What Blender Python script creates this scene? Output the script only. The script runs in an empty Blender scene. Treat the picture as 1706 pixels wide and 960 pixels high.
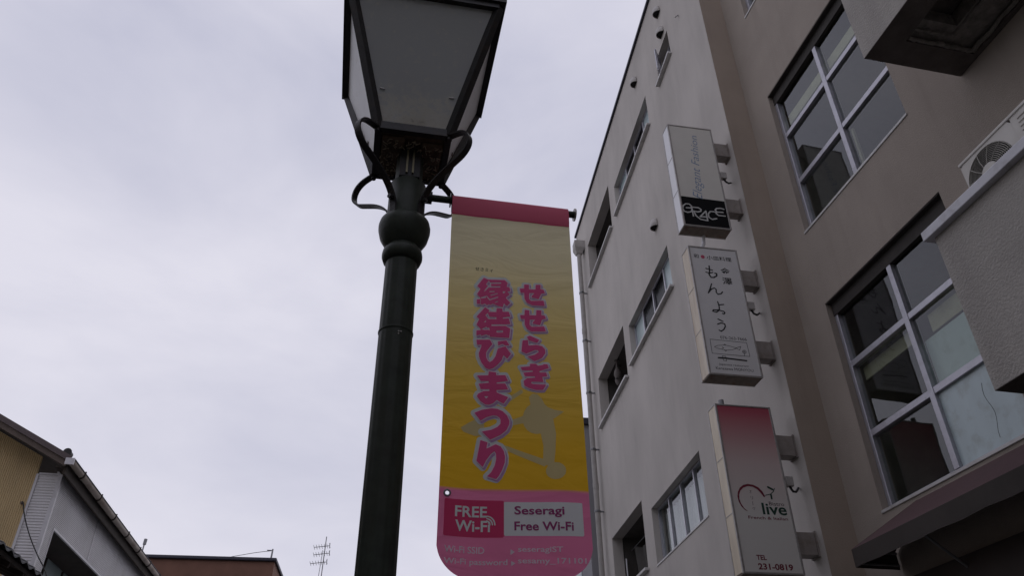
import bpy, bmesh, math, random
import numpy as np
from mathutils import Matrix, Vector
random.seed(7)
sc = bpy.context.scene
R = math.radians

# ------------------------------------------------------------------ camera
CAM_H = 1.55
cam_d = bpy.data.cameras.new('camera'); cam = bpy.data.objects.new('camera', cam_d)
sc.collection.objects.link(cam); sc.camera = cam
cam_d.sensor_width = 36.0; cam_d.lens = 27.685; cam_d.clip_start = 0.05; cam_d.clip_end = 3000
cam.matrix_world = Matrix(((0.99992, 0.01240, 0.0, 0.0),
                           (0.00695, -0.56093, -0.82784, 0.0),
                           (-0.01026, 0.82777, -0.56097, CAM_H),
                           (0, 0, 0, 1)))

# ------------------------------------------------------------------ sky: thin overcast over a physical sky
SUN_EL, SUN_AZ = R(58), R(62)          # behind the building on the right
wd = bpy.data.worlds.new('World'); sc.world = wd; wd.use_nodes = True
nt = wd.node_tree; nt.nodes.clear()
def wn(t, **k):
    n = nt.nodes.new(t)
    for a, b in k.items(): setattr(n, a, b)
    return n
wout = wn('ShaderNodeOutputWorld'); wbg = wn('ShaderNodeBackground'); wbg.inputs['Strength'].default_value = 0.1
sky = wn('ShaderNodeTexSky', sky_type='NISHITA', sun_disc=False, sun_elevation=SUN_EL, sun_rotation=SUN_AZ)
sky.dust_density = 3.0
tc = wn('ShaderNodeTexCoord')
mp = wn('ShaderNodeMapping'); mp.inputs['Scale'].default_value = (1.0, 1.0, 2.2); mp.inputs['Rotation'].default_value = (0.9, 0.3, 1.9)
n1 = wn('ShaderNodeTexNoise'); n1.inputs['Scale'].default_value = 2.1; n1.inputs['Detail'].default_value = 7; n1.inputs['Roughness'].default_value = 0.52; n1.inputs['Distortion'].default_value = 0.35
cr = wn('ShaderNodeValToRGB')
cr.color_ramp.elements[0].position = 0.30; cr.color_ramp.elements[0].color = (0.56, 0.565, 0.69, 1)
cr.color_ramp.elements[1].position = 0.66; cr.color_ramp.elements[1].color = (0.78, 0.765, 0.86, 1)
sc10 = wn('ShaderNodeVectorMath', operation='SCALE'); sc10.inputs['Scale'].default_value = 10.0
mx = wn('ShaderNodeMixRGB'); mx.inputs['Fac'].default_value = 0.94
lk = nt.links.new
lk(tc.outputs['Generated'], mp.inputs['Vector']); lk(mp.outputs['Vector'], n1.inputs['Vector']); 
sepz = wn('ShaderNodeSeparateXYZ'); lk(tc.outputs['Generated'], sepz.inputs['Vector'])
el = wn('ShaderNodeMath', operation='MULTIPLY_ADD'); lk(sepz.outputs['Z'], el.inputs[0]); el.inputs[1].default_value = -0.22; el.inputs[2].default_value = 0.13   # cloud thins towards the horizon all round
mxn = wn('ShaderNodeMath', operation='ADD'); lk(n1.outputs['Fac'], mxn.inputs[0]); lk(el.outputs['Value'], mxn.inputs[1]); lk(mxn.outputs['Value'], cr.inputs['Fac'])
lk(cr.outputs['Color'], sc10.inputs[0]); lk(sky.outputs['Color'], mx.inputs['Color1']); lk(sc10.outputs['Vector'], mx.inputs['Color2'])
lk(mx.outputs['Color'], wbg.inputs['Color']); lk(wbg.outputs['Background'], wout.inputs['Surface'])

sd_ = bpy.data.lights.new('sun', 'SUN'); sd_.energy = 0.5; sd_.angle = R(40); sd_.color = (1.0, 0.97, 0.93)
sun = bpy.data.objects.new('sun', sd_); sc.collection.objects.link(sun)
sdir = Vector((math.sin(SUN_AZ)*math.cos(SUN_EL), math.cos(SUN_AZ)*math.cos(SUN_EL), math.sin(SUN_EL)))
sun.location = sdir*60; sun.rotation_euler = (-sdir).to_track_quat('-Z', 'Y').to_euler()
sc.view_settings.view_transform = 'Standard'; sc.view_settings.look = 'None'
sc.view_settings.exposure = 0.0; sc.view_settings.gamma = 1.0; sc.view_settings.use_curve_mapping = False

# ------------------------------------------------------------------ frames: (a, b, z) -> world
def frame(heading, D=0.0):
    """a runs along the heading, b to its left; the plane b = 0 lies D metres right of the camera."""
    h = R(heading); u = Vector((math.sin(h), math.cos(h), 0)); n = Vector((math.cos(h), -math.sin(h), 0))
    o = n*D
    return Matrix(((u.x, -n.x, 0, o.x), (u.y, -n.y, 0, o.y), (0, 0, 1, 0), (0, 0, 0, 1)))
K = 0.63
FW = frame(-7.36, 6*K)          # wing wall with the signs
FF = frame(-12.88, 7.553*K)     # recessed front with the large windows
FL = frame(-10.5)               # houses on the left
I4 = Matrix.Identity(4)
LAMP = Vector((math.sin(R(-9.8))*3.2, math.cos(R(-9.8))*3.2, 0))
def axes(origin, heading):
    h = R(heading); x = Vector((math.sin(h), math.cos(h), 0)); y = Vector((-x.y, x.x, 0))
    return Matrix(((x.x, y.x, 0, origin.x), (x.y, y.y, 0, origin.y), (0, 0, 1, origin.z), (0, 0, 0, 1)))
FB = axes(LAMP, 78.5)           # lamp and banner
FS = axes(FW @ Vector((7.0, 0, 0)), 79.5)   # signs
# artwork outlines in the plane of each banner or sign (metres)
LEFT_GLYPHS=[([(0.4079,3.7849),(0.4306,3.7762),(0.5127,3.7841),(0.5284,3.7693),(0.523,3.7448),(0.537,3.7434),(0.5412,3.7212),(0.5254,3.7163),(0.5384,3.7014),(0.5174,3.6786),(0.5406,3.6519),(0.5241,3.631),(0.5155,3.635),(0.5087,3.6463),(0.5017,3.6205),(0.4778,3.6258),(0.4538,3.636),(0.4402,3.6275),(0.4317,3.6305),(0.4249,3.6228),(0.4146,3.6326),(0.4011,3.6241),(0.3926,3.6291),(0.3756,3.6262),(0.3744,3.653),(0.3922,3.6561),(0.3912,3.665),(0.3748,3.6833),(0.3914,3.7158),(0.3757,3.7323)],[[(0.4187,3.7457),(0.4324,3.7702),(0.4411,3.7598),(0.4951,3.7674),(0.4951,3.7601),(0.4429,3.7528),(0.4447,3.7375),(0.4907,3.7434),(0.4907,3.7364),(0.431,3.7283),(0.419,3.7109),(0.4054,3.697),(0.4155,3.7166),(0.4291,3.7387)],[(0.4354,3.7077),(0.4621,3.7119),(0.4622,3.7057),(0.4355,3.7016)],[(0.4398,3.6899),(0.4433,3.6812),(0.4777,3.6964),(0.4769,3.7013),(0.4441,3.6873)],[(0.4193,3.6773),(0.4366,3.6531),(0.4795,3.6742),(0.4795,3.6813),(0.4383,3.6604),(0.4227,3.6798),(0.3938,3.6663),(0.3956,3.6599),(0.4177,3.665)],[(0.4624,3.642),(0.4795,3.6494),(0.4795,3.655),(0.4641,3.6472)],[(0.502,3.7145),(0.5176,3.7174),(0.5089,3.702),(0.5037,3.7035)],[(0.3915,3.655),(0.3939,3.6553),(0.3942,3.6303),(0.3919,3.63)]]),([(0.4159,3.6126),(0.4373,3.5955),(0.4318,3.5863),(0.4707,3.5895),(0.4725,3.6124),(0.5004,3.6134),(0.5013,3.5951),(0.5321,3.5985),(0.5403,3.5725),(0.5022,3.5619),(0.5021,3.5555),(0.5318,3.5608),(0.5399,3.5297),(0.5186,3.5253),(0.5167,3.5156),(0.5388,3.5043),(0.5328,3.4514),(0.4401,3.4481),(0.4382,3.4604),(0.4328,3.4536),(0.4237,3.4609),(0.3985,3.4501),(0.3966,3.4581),(0.376,3.4498),(0.3755,3.4777),(0.3963,3.4809),(0.3935,3.49),(0.375,3.51),(0.3882,3.542),(0.3752,3.5544)],[[(0.4282,3.5805),(0.4376,3.558),(0.4707,3.5616),(0.4707,3.5495),(0.4321,3.5464),(0.4173,3.5654)],[(0.4085,3.5252),(0.4212,3.5392),(0.4204,3.5265)],[(0.447,3.5173),(0.5186,3.5249),(0.5186,3.5165),(0.447,3.5089)],[(0.4718,3.4872),(0.5029,3.4904),(0.5028,3.4779),(0.4718,3.4746)],[(0.398,3.4873),(0.4242,3.5037),(0.4252,3.4975),(0.437,3.4988),(0.4396,3.4771),(0.4344,3.487),(0.4144,3.4839)]]),([(0.3763,3.4272),(0.4402,3.4337),(0.4529,3.4115),(0.428,3.3735),(0.4228,3.3609),(0.4239,3.3389),(0.432,3.3218),(0.4409,3.3147),(0.4533,3.3238),(0.4675,3.3471),(0.4782,3.3885),(0.5035,3.4002),(0.5153,3.4034),(0.5412,3.3664),(0.523,3.3385),(0.5052,3.3568),(0.4961,3.3279),(0.4783,3.3044),(0.457,3.2846),(0.4377,3.2769),(0.4217,3.2833),(0.402,3.309),(0.3911,3.3358),(0.389,3.3576),(0.3993,3.3888),(0.4009,3.4032),(0.3803,3.4001)],[]),([(0.4782,3.4273),(0.52,3.4367),(0.5344,3.4114),(0.5144,3.408),(0.5017,3.4164),(0.48,3.4046)],[]),([(0.4367,3.2673),(0.4711,3.2641),(0.472,3.2494),(0.5141,3.2532),(0.5273,3.225),(0.4731,3.2133),(0.4731,3.2072),(0.5139,3.2113),(0.5271,3.1823),(0.4731,3.1756),(0.475,3.1634),(0.5277,3.1433),(0.5059,3.11),(0.4751,3.1267),(0.4583,3.1091),(0.4397,3.1006),(0.423,3.1002),(0.4006,3.1144),(0.3835,3.1373),(0.3889,3.1499),(0.413,3.1643),(0.4411,3.1683),(0.4411,3.1769),(0.4007,3.1735),(0.391,3.1994),(0.439,3.2094),(0.437,3.2174),(0.4002,3.2147),(0.3829,3.2403),(0.4349,3.2461)],[[(0.4161,3.14),(0.4376,3.1418),(0.4265,3.1291)]]),([(0.3746,3.0559),(0.4084,3.0733),(0.451,3.0841),(0.4784,3.0835),(0.5025,3.0735),(0.523,3.0531),(0.5331,3.0283),(0.5312,3.01),(0.5191,2.9839),(0.4937,2.9606),(0.4467,2.9351),(0.4096,2.9704),(0.4515,2.9815),(0.4785,2.997),(0.4921,3.0124),(0.4929,3.0306),(0.4887,3.0412),(0.475,3.0502),(0.458,3.0507),(0.4308,3.0403),(0.4022,3.0209)],[]),([(0.4039,2.9305),(0.4351,2.9222),(0.4309,2.8929),(0.4718,2.9155),(0.4941,2.9066),(0.5074,2.8866),(0.5129,2.8616),(0.5116,2.8341),(0.5005,2.8017),(0.4852,2.7717),(0.4743,2.7588),(0.4352,2.7696),(0.4524,2.7874),(0.4676,2.8176),(0.4742,2.8476),(0.473,2.8727),(0.4664,2.8838),(0.4498,2.8688),(0.4302,2.8401),(0.4163,2.8098),(0.3887,2.8362)],[])]
RIGHT_GLYPHS=[([(0.6122,3.7709),(0.6367,3.772),(0.6361,3.745),(0.6697,3.7472),(0.672,3.7763),(0.6966,3.7792),(0.6958,3.7521),(0.7111,3.7521),(0.7181,3.7314),(0.698,3.7255),(0.6849,3.692),(0.6487,3.6977),(0.6488,3.7055),(0.6645,3.7251),(0.6371,3.7219),(0.6363,3.6864),(0.6451,3.6769),(0.709,3.6859),(0.714,3.6549),(0.6506,3.6512),(0.6238,3.6639),(0.6122,3.6871),(0.6113,3.7206),(0.5931,3.7185),(0.589,3.7429),(0.6118,3.7457)],[]),([(0.6125,3.6209),(0.6348,3.6199),(0.6357,3.5925),(0.6686,3.5944),(0.6709,3.6257),(0.6965,3.6268),(0.6956,3.5991),(0.7121,3.5992),(0.7175,3.5809),(0.6978,3.5736),(0.6864,3.5401),(0.6495,3.5456),(0.6511,3.5533),(0.6634,3.5699),(0.6366,3.567),(0.6345,3.538),(0.6446,3.5272),(0.707,3.5355),(0.715,3.5078),(0.641,3.5001),(0.6207,3.513),(0.6108,3.5354),(0.61,3.5675),(0.5922,3.5656),(0.5881,3.5873),(0.6104,3.5897)],[]),([(0.6346,3.4765),(0.681,3.4574),(0.6692,3.4399),(0.6291,3.4485),(0.6198,3.4676)],[]),([(0.5985,3.4454),(0.6243,3.4517),(0.6269,3.4212),(0.6641,3.4285),(0.693,3.4241),(0.707,3.4075),(0.7078,3.3861),(0.6909,3.3595),(0.6537,3.3383),(0.6208,3.3598),(0.6562,3.3739),(0.6758,3.3901),(0.6713,3.4004),(0.6568,3.399),(0.6341,3.386),(0.6147,3.3752),(0.5911,3.3854)],[]),([(0.585,3.3004),(0.6308,3.3081),(0.6311,3.3221),(0.6597,3.3248),(0.6689,3.3152),(0.6929,3.3209),(0.6963,3.3265),(0.7154,3.3265),(0.721,3.306),(0.7017,3.299),(0.6744,3.2868),(0.6758,3.2803),(0.7075,3.2822),(0.7131,3.262),(0.6877,3.258),(0.6932,3.2311),(0.6368,3.2284),(0.6335,3.2207),(0.6427,3.2164),(0.7053,3.2185),(0.6887,3.19),(0.6575,3.1873),(0.6235,3.1945),(0.6021,3.2061),(0.5994,3.2296),(0.6153,3.2446),(0.653,3.2507),(0.6531,3.2572),(0.6061,3.254),(0.5986,3.2722),(0.6443,3.2809),(0.6429,3.2874),(0.5941,3.2839)],[])]
EMBLEM=[([(0.7258,3.0522),(0.7212,3.0267),(0.7099,3.0036),(0.6931,2.9853),(0.6728,2.9738),(0.651,2.9701),(0.6301,2.9747),(0.6122,2.987),(0.5992,3.0058),(0.5926,3.0291),(0.593,3.0546),(0.6006,3.0794),(0.6145,3.1009),(0.6334,3.1166),(0.6552,3.1248),(0.6774,3.1245),(0.6975,3.1156),(0.7134,3.0993),(0.7232,3.0773)],[]),([(0.6227,3.1501),(0.6393,3.1689),(0.662,3.1673),(0.6808,3.148),(0.6989,3.108),(0.7371,3.0939),(0.7821,3.0872),(0.7354,3.0495),(0.6971,3.0533),(0.6342,3.0891)],[]),([(0.6695,2.9844),(0.7292,3.0558),(0.74,2.9764),(0.7319,2.8847),(0.7233,2.827),(0.6757,2.8239),(0.6811,2.9134)],[]),([(0.7762,2.804),(0.7715,2.788),(0.76,2.7743),(0.7437,2.7653),(0.7253,2.7626),(0.7081,2.7664),(0.6948,2.7763),(0.6879,2.7904),(0.6884,2.8065),(0.6964,2.8217),(0.7106,2.8335),(0.7285,2.8397),(0.7469,2.8392),(0.7627,2.8321),(0.7731,2.8196)],[]),([(0.4941,2.9195),(0.5279,2.9091),(0.6901,2.8488),(0.6841,2.8182),(0.5246,2.8884)],[]),([(0.3157,2.9842),(0.3519,3.0099),(0.3824,3.0288),(0.4195,3.0317),(0.4203,2.953),(0.3775,2.9498),(0.3284,2.9656)],[]),([(0.5319,3.0304),(0.5953,3.0555),(0.601,3.0224),(0.5442,3.0081)],[]),([(0.5264,3.142),(0.5912,3.1893),(0.5974,3.1723),(0.5326,3.1218)],[])]
BANNER_TEXT=[('FREE','white',(0.3041,2.5948,0.4385,2.6406)),('Wi-Fi','white',(0.306,2.5352,0.4515,2.5816)),('Seseragi','plum',(0.5512,2.5979,0.7589,2.6448)),('Free Wi-Fi','plum',(0.5504,2.5422,0.7951,2.5794)),('Wi-Fi SSID','pale',(0.2643,2.4471,0.4294,2.475)),('seseragiST','pale',(0.5638,2.4485,0.7471,2.4778)),('Wi-Fi password','pale',(0.2642,2.396,0.5219,2.4264)),('sesamy_171101','pale',(0.5631,2.4025,0.8407,2.4324))]
BANNER_TRI=[[(0.534,2.4673),(0.5521,2.4553),(0.5338,2.4425)],[(0.5364,2.4203),(0.5537,2.4104),(0.5362,2.399)]]
BANNER_CAPTION=(0.3644,3.8266,0.4537,3.8487)
BANNER_PANEL=[[(0.2587,2.6645),(0.5108,2.6594),(0.5101,2.5108),(0.2623,2.5174)],[(0.5108,2.6573),(0.8361,2.6718),(0.8343,2.5322),(0.5101,2.5141)]]
WIFI_C=(0.4389,2.5712)
GRACE=[[(-0.6917,7.6611),(-0.7163,7.6885),(-0.759,7.6888),(-0.7956,7.6556),(-0.8112,7.6096),(-0.7972,7.568),(-0.7567,7.5544),(-0.7162,7.5659),(-0.6949,7.5906),(-0.6912,7.6304),(-0.7608,7.6253)],[(-0.6977,7.6445),(-0.6084,7.6462),(-0.5761,7.6242),(-0.5845,7.5925),(-0.6258,7.5782),(-0.673,7.5848),(-0.6561,7.5176),(-0.607,7.4681),(-0.5168,7.4568),(-0.5183,7.6058),(-0.6046,7.5072),(-0.5307,7.5128)],[(-0.6911,7.6261),(-0.6896,7.5062)],[(-0.3829,7.6023),(-0.414,7.6095),(-0.4608,7.6075),(-0.494,7.5655),(-0.4937,7.5134),(-0.4555,7.4856),(-0.3969,7.5046)],[(-0.2786,7.6666),(-0.3239,7.6763),(-0.3725,7.6652),(-0.3932,7.6404),(-0.3768,7.6092),(-0.2984,7.6137)],[(-0.377,7.6074),(-0.3913,7.5863),(-0.3651,7.5584),(-0.279,7.5594)]]
GRACE_BLACK=[(-0.8156,7.8052),(-0.2546,7.7944),(-0.2579,7.3725),(-0.8193,7.3845)]
MONYOU=[[(-0.6071,6.7812),(-0.6141,6.7065),(-0.6264,6.66),(-0.6081,6.6227),(-0.5738,6.6243),(-0.535,6.6534),(-0.5332,6.6818),(-0.5522,6.6853)],[(-0.6524,6.7418),(-0.5769,6.7255)],[(-0.6606,6.6899),(-0.6231,6.6806),(-0.5771,6.6938)],[(-0.6177,6.5326),(-0.6462,6.4633),(-0.6768,6.4032),(-0.6291,6.4619),(-0.5929,6.4779),(-0.5746,6.4601),(-0.5811,6.4211),(-0.5632,6.3958),(-0.5246,6.4086),(-0.5038,6.4349)],[(-0.5845,6.2962),(-0.577,6.2274),(-0.5842,6.1842),(-0.6223,6.1539),(-0.6631,6.1635),(-0.6538,6.1803),(-0.5981,6.1859),(-0.5359,6.1732),(-0.5227,6.1566),(-0.5372,6.1382),(-0.553,6.1451)],[(-0.5724,6.2545),(-0.5202,6.2653)],[(-0.6182,6.0652),(-0.5663,6.039)],[(-0.6338,5.9993),(-0.5884,6.0192),(-0.5508,6.0094),(-0.5486,5.9786),(-0.5725,5.9372),(-0.6066,5.9115),(-0.6279,5.9227)]]
FISH=[[(-0.7536,5.799),(-0.3387,5.7919),(-0.3324,5.6232),(-0.756,5.6267),(-0.7536,5.799)],[(-0.7174,5.7089),(-0.6762,5.7285),(-0.5979,5.7404),(-0.5356,5.7323),(-0.4716,5.7152),(-0.416,5.7397),(-0.4354,5.693),(-0.4693,5.7106),(-0.5178,5.689),(-0.5897,5.6771),(-0.6453,5.6858),(-0.6882,5.6943),(-0.7174,5.7089)],[(-0.6311,5.7132),(-0.6136,5.7045),(-0.6347,5.6923)],[(-0.604,5.742),(-0.5958,5.7524),(-0.5821,5.7398)],[(-0.6087,5.6774),(-0.6018,5.6623),(-0.5833,5.6777)],[(-0.4088,5.6747),(-0.3958,5.6931),(-0.3728,5.6965),(-0.3633,5.6788),(-0.3738,5.6572),(-0.3965,5.6552),(-0.4088,5.6747)],[(-0.3958,5.6759),(-0.3844,5.6858),(-0.377,5.6741),(-0.3893,5.6661),(-0.3958,5.6759)],[(-0.39,5.6558),(-0.3929,5.6234)],[(-0.6462,5.6059),(-0.609,5.6023),(-0.6095,5.5448),(-0.6434,5.5486),(-0.6462,5.6059)]]
KNIFE=[(-0.6949,5.5779),(-0.6067,5.5788),(-0.3811,5.5679)]
SIGN_TEXT=[('M','076-263-7666','ink',0.0,(-0.6317,5.8153,-0.3306,5.8526)),('M','Japanese restaurant','ink',0.0,(-0.7006,5.4839,-0.3699,5.5142)),('M','Kanazawa MONYOU','ink',0.0,(-0.7434,5.4371,-0.3258,5.4691)),('M','和','ink',0.01,(-0.7743,6.8773,-0.7146,6.937)),('M','小皿料理','ink',0.01,(-0.6187,6.8723,-0.317,6.932)),('M','金','ink',0.012,(-0.4776,6.6846,-0.3654,6.7753)),('M','澤','ink',0.012,(-0.4789,6.5417,-0.3628,6.6381)),('O','live','green',0.02,(-0.5267,3.9112,-0.2805,4.0239)),('O','Bistro','ink2',0.0,(-0.4468,4.0006,-0.2939,4.0376)),('O','French & Italian','maroon',0.012,(-0.6826,3.8638,-0.2854,3.8931)),('O','TEL','maroon',0.03,(-0.6739,3.4881,-0.5756,3.5334)),('O','231-0819','maroon',0.03,(-0.6716,3.4021,-0.3337,3.4591))]
OLIVE_ARC=[(-0.47,4.0858),(-0.4911,4.137),(-0.5239,4.1741),(-0.5712,4.1966),(-0.6274,4.203),(-0.6755,4.1909),(-0.7153,4.1611),(-0.743,4.1183),(-0.7551,4.0739),(-0.7515,4.0252),(-0.7321,3.9776),(-0.7042,3.9468),(-0.6732,3.9322),(-0.6778,3.9373),(-0.7068,3.9627),(-0.7299,4.0046),(-0.739,4.0475),(-0.7338,4.0914),(-0.7152,4.1307),(-0.6807,4.1629),(-0.6317,4.1805),(-0.5809,4.1766),(-0.5394,4.1538),(-0.5072,4.1141),(-0.4855,4.0795)]
SPRIG=[([(-0.4674,4.0986),(-0.4128,4.1124),(-0.3761,4.1419),(-0.3598,4.1728)],0.004),([(-0.4243,4.1822),(-0.3826,4.1605)],0.01),([(-0.4085,4.1054),(-0.4091,4.0697)],0.0095)]
OLIVE_KANA=[(-0.6241,4.1104,-0.6019,4.1438),(-0.622,4.0503,-0.5993,4.0834),(-0.6203,3.9949,-0.6041,4.0315),(-0.6235,3.95,-0.5955,3.9769)]
MONYOU_DOT=(-0.6651,6.9043)
SCRIPT_BOX=[(-0.6517,7.7877),(-0.4913,7.7816),(-0.5352,8.8596),(-0.4145,8.9012)]

# ------------------------------------------------------------------ mesh helpers
class MB:
    def __init__(s): s.v = []; s.f = []
    def add(s, vs, fs):
        o = len(s.v); s.v += [tuple(p) for p in vs]; s.f += [tuple(i+o for i in f) for f in fs]; return s
    def box(s, x0, x1, y0, y1, z0, z1):
        return s.add([(x0,y0,z0),(x1,y0,z0),(x1,y1,z0),(x0,y1,z0),(x0,y0,z1),(x1,y0,z1),(x1,y1,z1),(x0,y1,z1)],
                     [(3,2,1,0),(4,5,6,7),(0,1,5,4),(1,2,6,5),(2,3,7,6),(3,0,4,7)])
    def quad(s, a, b, c, d): return s.add([a,b,c,d], [(0,1,2,3)])
    def bar(s, p, q, w, h=None, up=(0,0,1)):
        """square bar of width w, height h from p to q"""
        h = h or w; p = Vector(p); q = Vector(q); d = (q-p).normalized(); up = Vector(up)
        if abs(d.dot(up)) > 0.98: up = Vector((1,0,0))
        sx = d.cross(up).normalized(); sy = sx.cross(d)
        c = [(-w/2,-h/2),(w/2,-h/2),(w/2,h/2),(-w/2,h/2)]
        return s.add([p+sx*a+sy*b for a,b in c]+[q+sx*a+sy*b for a,b in c],
                     [(3,2,1,0),(4,5,6,7),(0,1,5,4),(1,2,6,5),(2,3,7,6),(3,0,4,7)])
    def tube(s, pts, r, n=10, cap=True):
        pts = [Vector(p) for p in pts]; m = len(pts); rs = r if isinstance(r, (list,tuple)) else [r]*m
        vs = []; prev = None
        for i, p in enumerate(pts):
            d = (pts[min(i+1,m-1)]-pts[max(i-1,0)]).normalized()
            if prev is None:
                prev = d.cross(Vector((0,0,1)) if abs(d.z) < .95 else Vector((1,0,0))).normalized()
            sx = (prev - d*prev.dot(d)).normalized(); prev = sx; sy = d.cross(sx)
            vs += [p + (sx*math.cos(2*math.pi*k/n)+sy*math.sin(2*math.pi*k/n))*rs[i] for k in range(n)]
        fs = [(i*n+k, i*n+(k+1)%n, (i+1)*n+(k+1)%n, (i+1)*n+k) for i in range(m-1) for k in range(n)]
        if cap: fs += [tuple(range(n-1,-1,-1)), tuple((m-1)*n+k for k in range(n))]
        return s.add(vs, fs)
    def lathe(s, prof, c=(0,0,0), n=32):
        vs = [(c[0]+r*math.cos(2*math.pi*k/n), c[1]+r*math.sin(2*math.pi*k/n), c[2]+z) for r, z in prof for k in range(n)]
        m = len(prof)
        fs = [(i*n+k, i*n+(k+1)%n, (i+1)*n+(k+1)%n, (i+1)*n+k) for i in range(m-1) for k in range(n)]
        fs += [tuple(range(n-1,-1,-1)), tuple((m-1)*n+k for k in range(n))]
        return s.add(vs, fs)
    def strap(s, pts, w, t, side):
        """flat strap of width w (along side) and thickness t following pts"""
        pts = [Vector(p) for p in pts]; m = len(pts); side = Vector(side).normalized(); vs = []
        for i, p in enumerate(pts):
            d = (pts[min(i+1,m-1)]-pts[max(i-1,0)]).normalized(); nn = d.cross(side).normalized()
            vs += [p+side*w/2+nn*t/2, p-side*w/2+nn*t/2, p-side*w/2-nn*t/2, p+side*w/2-nn*t/2]
        fs = [(i*4+k, i*4+(k+1)%4, (i+1)*4+(k+1)%4, (i+1)*4+k) for i in range(m-1) for k in range(4)]
        fs += [(3,2,1,0), tuple((m-1)*4+k for k in range(4))]
        return s.add(vs, fs)
    def wall(s, a0, a1, z0, z1, holes, t, b=0.0):
        """slab between a0..a1, z0..z1 with rectangular holes (a0,a1,z0,z1), front at b, back at b-t"""
        A = sorted({a0,a1}|{h[i] for h in holes for i in (0,1)}); Z = sorted({z0,z1}|{h[i] for h in holes for i in (2,3)})
        A = [x for x in A if a0 <= x <= a1]; Z = [x for x in Z if z0 <= x <= z1]
        def solid(i, j):
            if i < 0 or j < 0 or i >= len(A)-1 or j >= len(Z)-1: return False
            ca, cz = (A[i]+A[i+1])/2, (Z[j]+Z[j+1])/2
            return not any(h[0] < ca < h[1] and h[2] < cz < h[3] for h in holes)
        for i in range(len(A)-1):
            for j in range(len(Z)-1):
                if not solid(i, j): continue
                x0,x1,y0,y1 = A[i],A[i+1],Z[j],Z[j+1]
                s.quad((x1,b,y0),(x0,b,y0),(x0,b,y1),(x1,b,y1)); s.quad((x0,b-t,y0),(x1,b-t,y0),(x1,b-t,y1),(x0,b-t,y1))
                if not solid(i-1,j): s.quad((x0,b,y0),(x0,b-t,y0),(x0,b-t,y1),(x0,b,y1))
                if not solid(i+1,j): s.quad((x1,b-t,y0),(x1,b,y0),(x1,b,y1),(x1,b-t,y1))
                if not solid(i,j-1): s.quad((x0,b-t,y0),(x0,b,y0),(x1,b,y0),(x1,b-t,y0))
                if not solid(i,j+1): s.quad((x0,b,y1),(x0,b-t,y1),(x1,b-t,y1),(x1,b,y1))
        return s
    def build(s, name, mat, parent=None, fr=I4, loc=None, smooth=False, bevel=0, merge=False, solid=0):
        me = bpy.data.meshes.new(name)
        root = parent
        while root is not None and root.parent is not None: root = root.parent
        base = Vector(root.location) if root is not None else Vector(loc or (0,0,0))
        me.from_pydata([fr @ Vector(p) - base for p in s.v], [], s.f)
        if merge:
            bm = bmesh.new(); bm.from_mesh(me); bmesh.ops.remove_doubles(bm, verts=bm.verts, dist=2e-4)
            bmesh.ops.recalc_face_normals(bm, faces=bm.faces); bm.to_mesh(me); bm.free()
        me.materials.append(mat)
        if smooth:
            for p in me.polygons: p.use_smooth = True
            try: me.set_sharp_from_angle(angle=R(40))
            except Exception: pass
        o = bpy.data.objects.new(name, me); sc.collection.objects.link(o)
        if parent is not None: o.parent = parent
        else: o.location = base
        if solid:
            md = o.modifiers.new('solid', 'SOLIDIFY'); md.thickness = solid
        if bevel:
            md = o.modifiers.new('bevel', 'BEVEL'); md.width = bevel; md.segments = 2; md.limit_method = 'ANGLE'
        return o

def thing(name, loc, label, cat, group=None):
    o = bpy.data.objects.new(name, None); o.location = loc; o.empty_display_size = .2
    sc.collection.objects.link(o); return tag(o, label, cat, group)
def tag(o, label, cat, group=None):
    o['label'] = label; o['category'] = cat
    if group: o['group'] = group
    return o
def structure(o): o['kind'] = 'structure'; return o
def stuff(o): o['kind'] = 'stuff'; return o

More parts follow.
